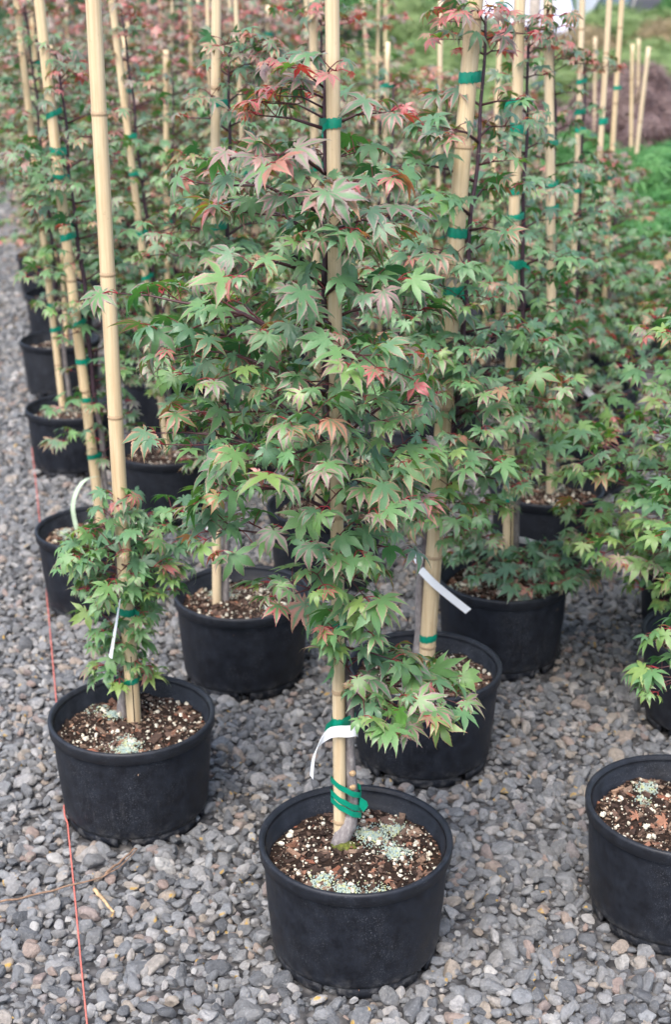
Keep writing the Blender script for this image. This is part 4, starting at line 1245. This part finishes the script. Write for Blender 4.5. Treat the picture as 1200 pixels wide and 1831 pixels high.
# ------------------------------------------------------------------ string, twigs, dead leaves on the gravel
gpts = [on_z(x, y, 0.020) for x, y in [(56, 800), (64, 870), (79, 1020), (96, 1210), (107, 1330), (118, 1450), (132, 1590), (144, 1720), (155, 1831), (163, 1920)]]
gp = smooth(gpts, 90)
for c0 in (P['P2'], P['P8'], P['P10']):
    for q in gp:
        d = q[:2] - np.array(c0); n_ = np.linalg.norm(d)
        if n_ < 0.159: q[:2] = np.array(c0) + d / n_ * 0.159
gp[:, 2] += 0.0015 * np.sin(np.arange(90) * 1.7)
mb = MB(); mb.tube(gp - gp[0], 0.0017, 6)
o = obj('layout_string', mb.mesh('layout_string', 'string'), None, gp[0])
tag(o, 'thin red string stretched over the gravel past the pots', 'string')
def twig(label, pix, r0, z=0.022, mat='dry_twig'):
    q = smooth([on_z(x, y, z) for x, y in pix], 16)
    q[:, 2] += rng.normal(0, 0.0015, 16)
    mb = MB(); mb.tube(q - q[0], np.linspace(r0, r0 * 0.55, 16), 6)
    o = obj('dry_twig', mb.mesh('dry_twig', mat), None, q[0])
    tag(o, label, 'twig', 'twigs on the gravel')
twig('long thin brown twig crossing under the red string', [(-5, 1612), (70, 1598), (140, 1580), (200, 1560), (245, 1518)], 0.0022)
twig('short pale broken stick beside the red string', [(168, 1590), (185, 1610), (203, 1632)], 0.0045, mat='cut_wood')
twig('slender forked twig in front of the short maple pot', [(186, 1565), (215, 1540), (243, 1515)], 0.003)
twig('thin red-brown twig on the gravel beyond the low-leaf pot', [(930, 1140), (945, 1125), (962, 1105)], 0.002)
def dead_leaf(label, pos, s_, k, rotz, luck, cat='fallen leaf', grp='fallen leaves'):
    V, F, E = SHAPES[1][k]
    W = V * s_ * np.array([1, 1, 0.6])
    mb = MB(); mb.add(W, F); o = obj('fallen_leaf', mb.mesh('fallen_leaf', 'dead_leaf'), None, pos)
    o.rotation_euler = (rng.normal(0, 0.3), rng.normal(0, 0.3), rotz)
    tag(o, label, cat, grp)
c3 = np.array(P['P3'])
for i, (dx, dy, s_) in enumerate([(-0.03, -0.02, 0.03), (0.0, 0.03, 0.025), (-0.05, 0.05, 0.022), (-0.02, -0.07, 0.026), (0.02, -0.04, 0.03), (-0.08, 0.0, 0.02)]):
    dead_leaf('crumpled brown leaf lying on soil among several other dead leaves', (c3[0] + dx, c3[1] + dy, SOIL_Z + 0.017), s_, i, rng.uniform(0, 6), 0)
c1 = np.array(P['P1'])
for i, (dx, dy, s_) in enumerate([(0.055, -0.085, 0.014), (-0.035, -0.075, 0.014), (0.03, -0.055, 0.012), (0.10, 0.03, 0.012)]):
    dead_leaf('small orange-brown leaf scrap on the soil of the green-taped maple', (c1[0] + dx, c1[1] + dy, SOIL_Z + 0.012), s_, i, rng.uniform(0, 6), 0)
for i, (x, y) in enumerate([(25, 1047), (362, 1825), (640, 1760)]):
    dead_leaf('reddish leaf scrap lying on the open gravel', on_z(x, y, 0.026), 0.018, i + 2, rng.uniform(0, 6), 0)

# ------------------------------------------------------------------ beyond: white building, cars, post
plain('white_wall', (0.80, 0.82, 0.84), 0.6, 2, 0.04, 0.4, 0)
plain('grey_post', (0.22, 0.21, 0.20), 0.8, 20, 0.3)
plain('wood_post', (0.30, 0.26, 0.22), 0.85, 30, 0.3)
plain('roof_metal', (0.5, 0.52, 0.55), 0.5, 5, 0.1)
plain('car_silver', (0.42, 0.44, 0.55), 0.3, 5, 0.03, 0.6, 0)
plain('car_dark', (0.018, 0.02, 0.025), 0.3, 5, 0.03, 0.6, 0)
plain('car_glass', (0.03, 0.04, 0.05), 0.08, 5, 0.03, 0.8, 0)
plain('tyre', (0.015, 0.015, 0.016), 0.85)
plain('rim_metal', (0.45, 0.46, 0.48), 0.35)
plain('lamp_glass', (0.7, 0.1, 0.06), 0.2)
bld = thing('nursery_building', 'long white low building with grey posts beyond the shrubs', 'building', (12.6, 31, 0))
mb = MB(); mb.box((-7, 0, 0), (7, 6, 3.2)); obj('wall', mb.mesh('wall', 'white_wall', False), bld)
mb = MB(); mb.add([(-7.3, -0.4, 3.2), (7.3, -0.4, 3.2), (7.3, 6.4, 3.2), (-7.3, 6.4, 3.2), (-7.3, 3, 4.3), (7.3, 3, 4.3)], [(0, 1, 5, 4), (2, 3, 4, 5), (0, 4, 3), (1, 2, 5), (3, 2, 1, 0)])
obj('roof', mb.mesh('roof', 'roof_metal', False), bld)
for x in (-6.4, -4.6, -2.9, -1.1, 1.2, 3.4, 5.6):
    mb = MB(); mb.box((-0.11, -0.17, 0), (0.11, -0.012, 3.19)); obj('post', mb.mesh('post', 'grey_post', False), bld, (x, 0, 0))
for x in (3.8, 6.3):
    mb = MB(); mb.box((-0.6, -0.05, 0.9), (0.6, -0.004, 2.2)); f = obj('window', mb.mesh('window', 'grey_post', False), bld, (x, 0, 0))
    mb = MB(); mb.box((-0.52, -0.07, 0.98), (0.52, -0.053, 2.12)); obj('pane', mb.mesh('pane', 'car_glass', False), f)
def car(label, loc, rz, paint, h=1.75):
    root = thing('parked_car', label, 'car', loc, 'cars parked before the building'); root.rotation_euler.z = rz
    k = h / 1.75
    prof = [(-2.25, .35), (-2.3, .75), (-2.2, 1.0), (-1.9, 1.06), (1.2, 1.06), (2.1, .95), (2.28, .75), (2.28, .38)]
    top = [(-1.95, 1.06), (-1.75, 1.60), (-1.5, 1.72), (0.2, 1.72), (0.5, 1.64), (1.25, 1.06)]
    def extrude(pf, w0, w1, zlo, zhi):
        m = len(pf); V = []
        for sgn in (-1, 1):
            for x, z in pf:
                f = (z - zlo) / (zhi - zlo); V.append((x, sgn * (w0 + (w1 - w0) * f), z * k))
        F = [tuple(range(m))[::-1], tuple(range(m, 2 * m))] + [(i, (i + 1) % m, m + (i + 1) % m, m + i) for i in range(m)]
        return V, F
    mb = MB(); mb.add(*extrude(prof, .90, .86, .35, 1.06)); mb.add(*extrude(top, .84, .66, 1.06, 1.72))
    me = mb.mesh('body', paint, False); bo = obj('body', me, root)
    bv = bo.modifiers.new('bevel', 'BEVEL'); bv.width = 0.05; bv.segments = 2
    for nm, x0, x1 in (('window', -1.62, -0.75), ('window', -0.67, 0.15), ('window', 0.22, 0.85)):
        for sgn in (-1, 1):
            mb = MB(); y0, y1 = .842 * sgn, .70 * sgn
            mb.add([(x0, y0, 1.12 * k), (x1, y0, 1.12 * k), (min(x1, .42), y1, 1.6 * k), (x0 + .05, y1, 1.6 * k)], [(0, 1, 2, 3)]); obj(nm, mb.mesh(nm, 'car_glass', False), root)
    mb = MB(); mb.add([(1.2, -.74, 1.12 * k), (1.2, .74, 1.12 * k), (.56, .62, 1.62 * k), (.56, -.62, 1.62 * k)], [(0, 1, 2, 3)]); obj('windscreen', mb.mesh('windscreen', 'car_glass', False), root)
    for x in (-1.4, 1.4):
        for sgn in (-1, 1):
            mb = MB(); mb.lathe([(.20, -.11), (.33, -.11), (.35, -.07), (.35, .07), (.33, .11), (.20, .11)], 20)
            w = obj('wheel', mb.mesh('wheel', 'tyre'), root, (x, sgn * .80, .354)); w.rotation_euler.x = math.pi / 2
            mb = MB(); mb.lathe([(.001, .09), (.10, .08), (.205, .10)], 16); mb.lathe([(.001, -.09), (.10, -.08), (.205, -.10)], 16); obj('hub', mb.mesh('hub', 'rim_metal'), w)
    for sgn in (-1, 1):
        mb = MB(); mb.box((-2.33, -.1, .78 * k), (-2.22, .1, .95 * k)); obj('tail_lamp', mb.mesh('tail_lamp', 'lamp_glass', False), root, (0, sgn * .72, 0))
car('pale silver parked car behind the far shrubs', (2.75, 22.5, 0), R(86), 'car_silver', 1.9)
car('dark parked car next to the silver one behind the far shrubs', (5.6, 26.5, 0), R(94), 'car_dark', 1.8)
mb = MB(); mb.tube([(0, 0, 0), (0.004, 0, 1.0), (0, 0, 2.4)], [0.055, 0.053, 0.05], 14)
o = thing('wooden_post', 'grey weathered post between the split stake and the ink-marked stake', 'post', (1.72, 12.6, 0))
obj('shaft', mb.mesh('shaft', 'wood_post'), o)
mb = MB(); mb.lathe([(0.001, 0.03), (0.045, 0.02), (0.054, 0.0), (0.054, -0.02)], 14); obj('cap', mb.mesh('cap', 'grey_post'), o, (0, 0, 2.4))
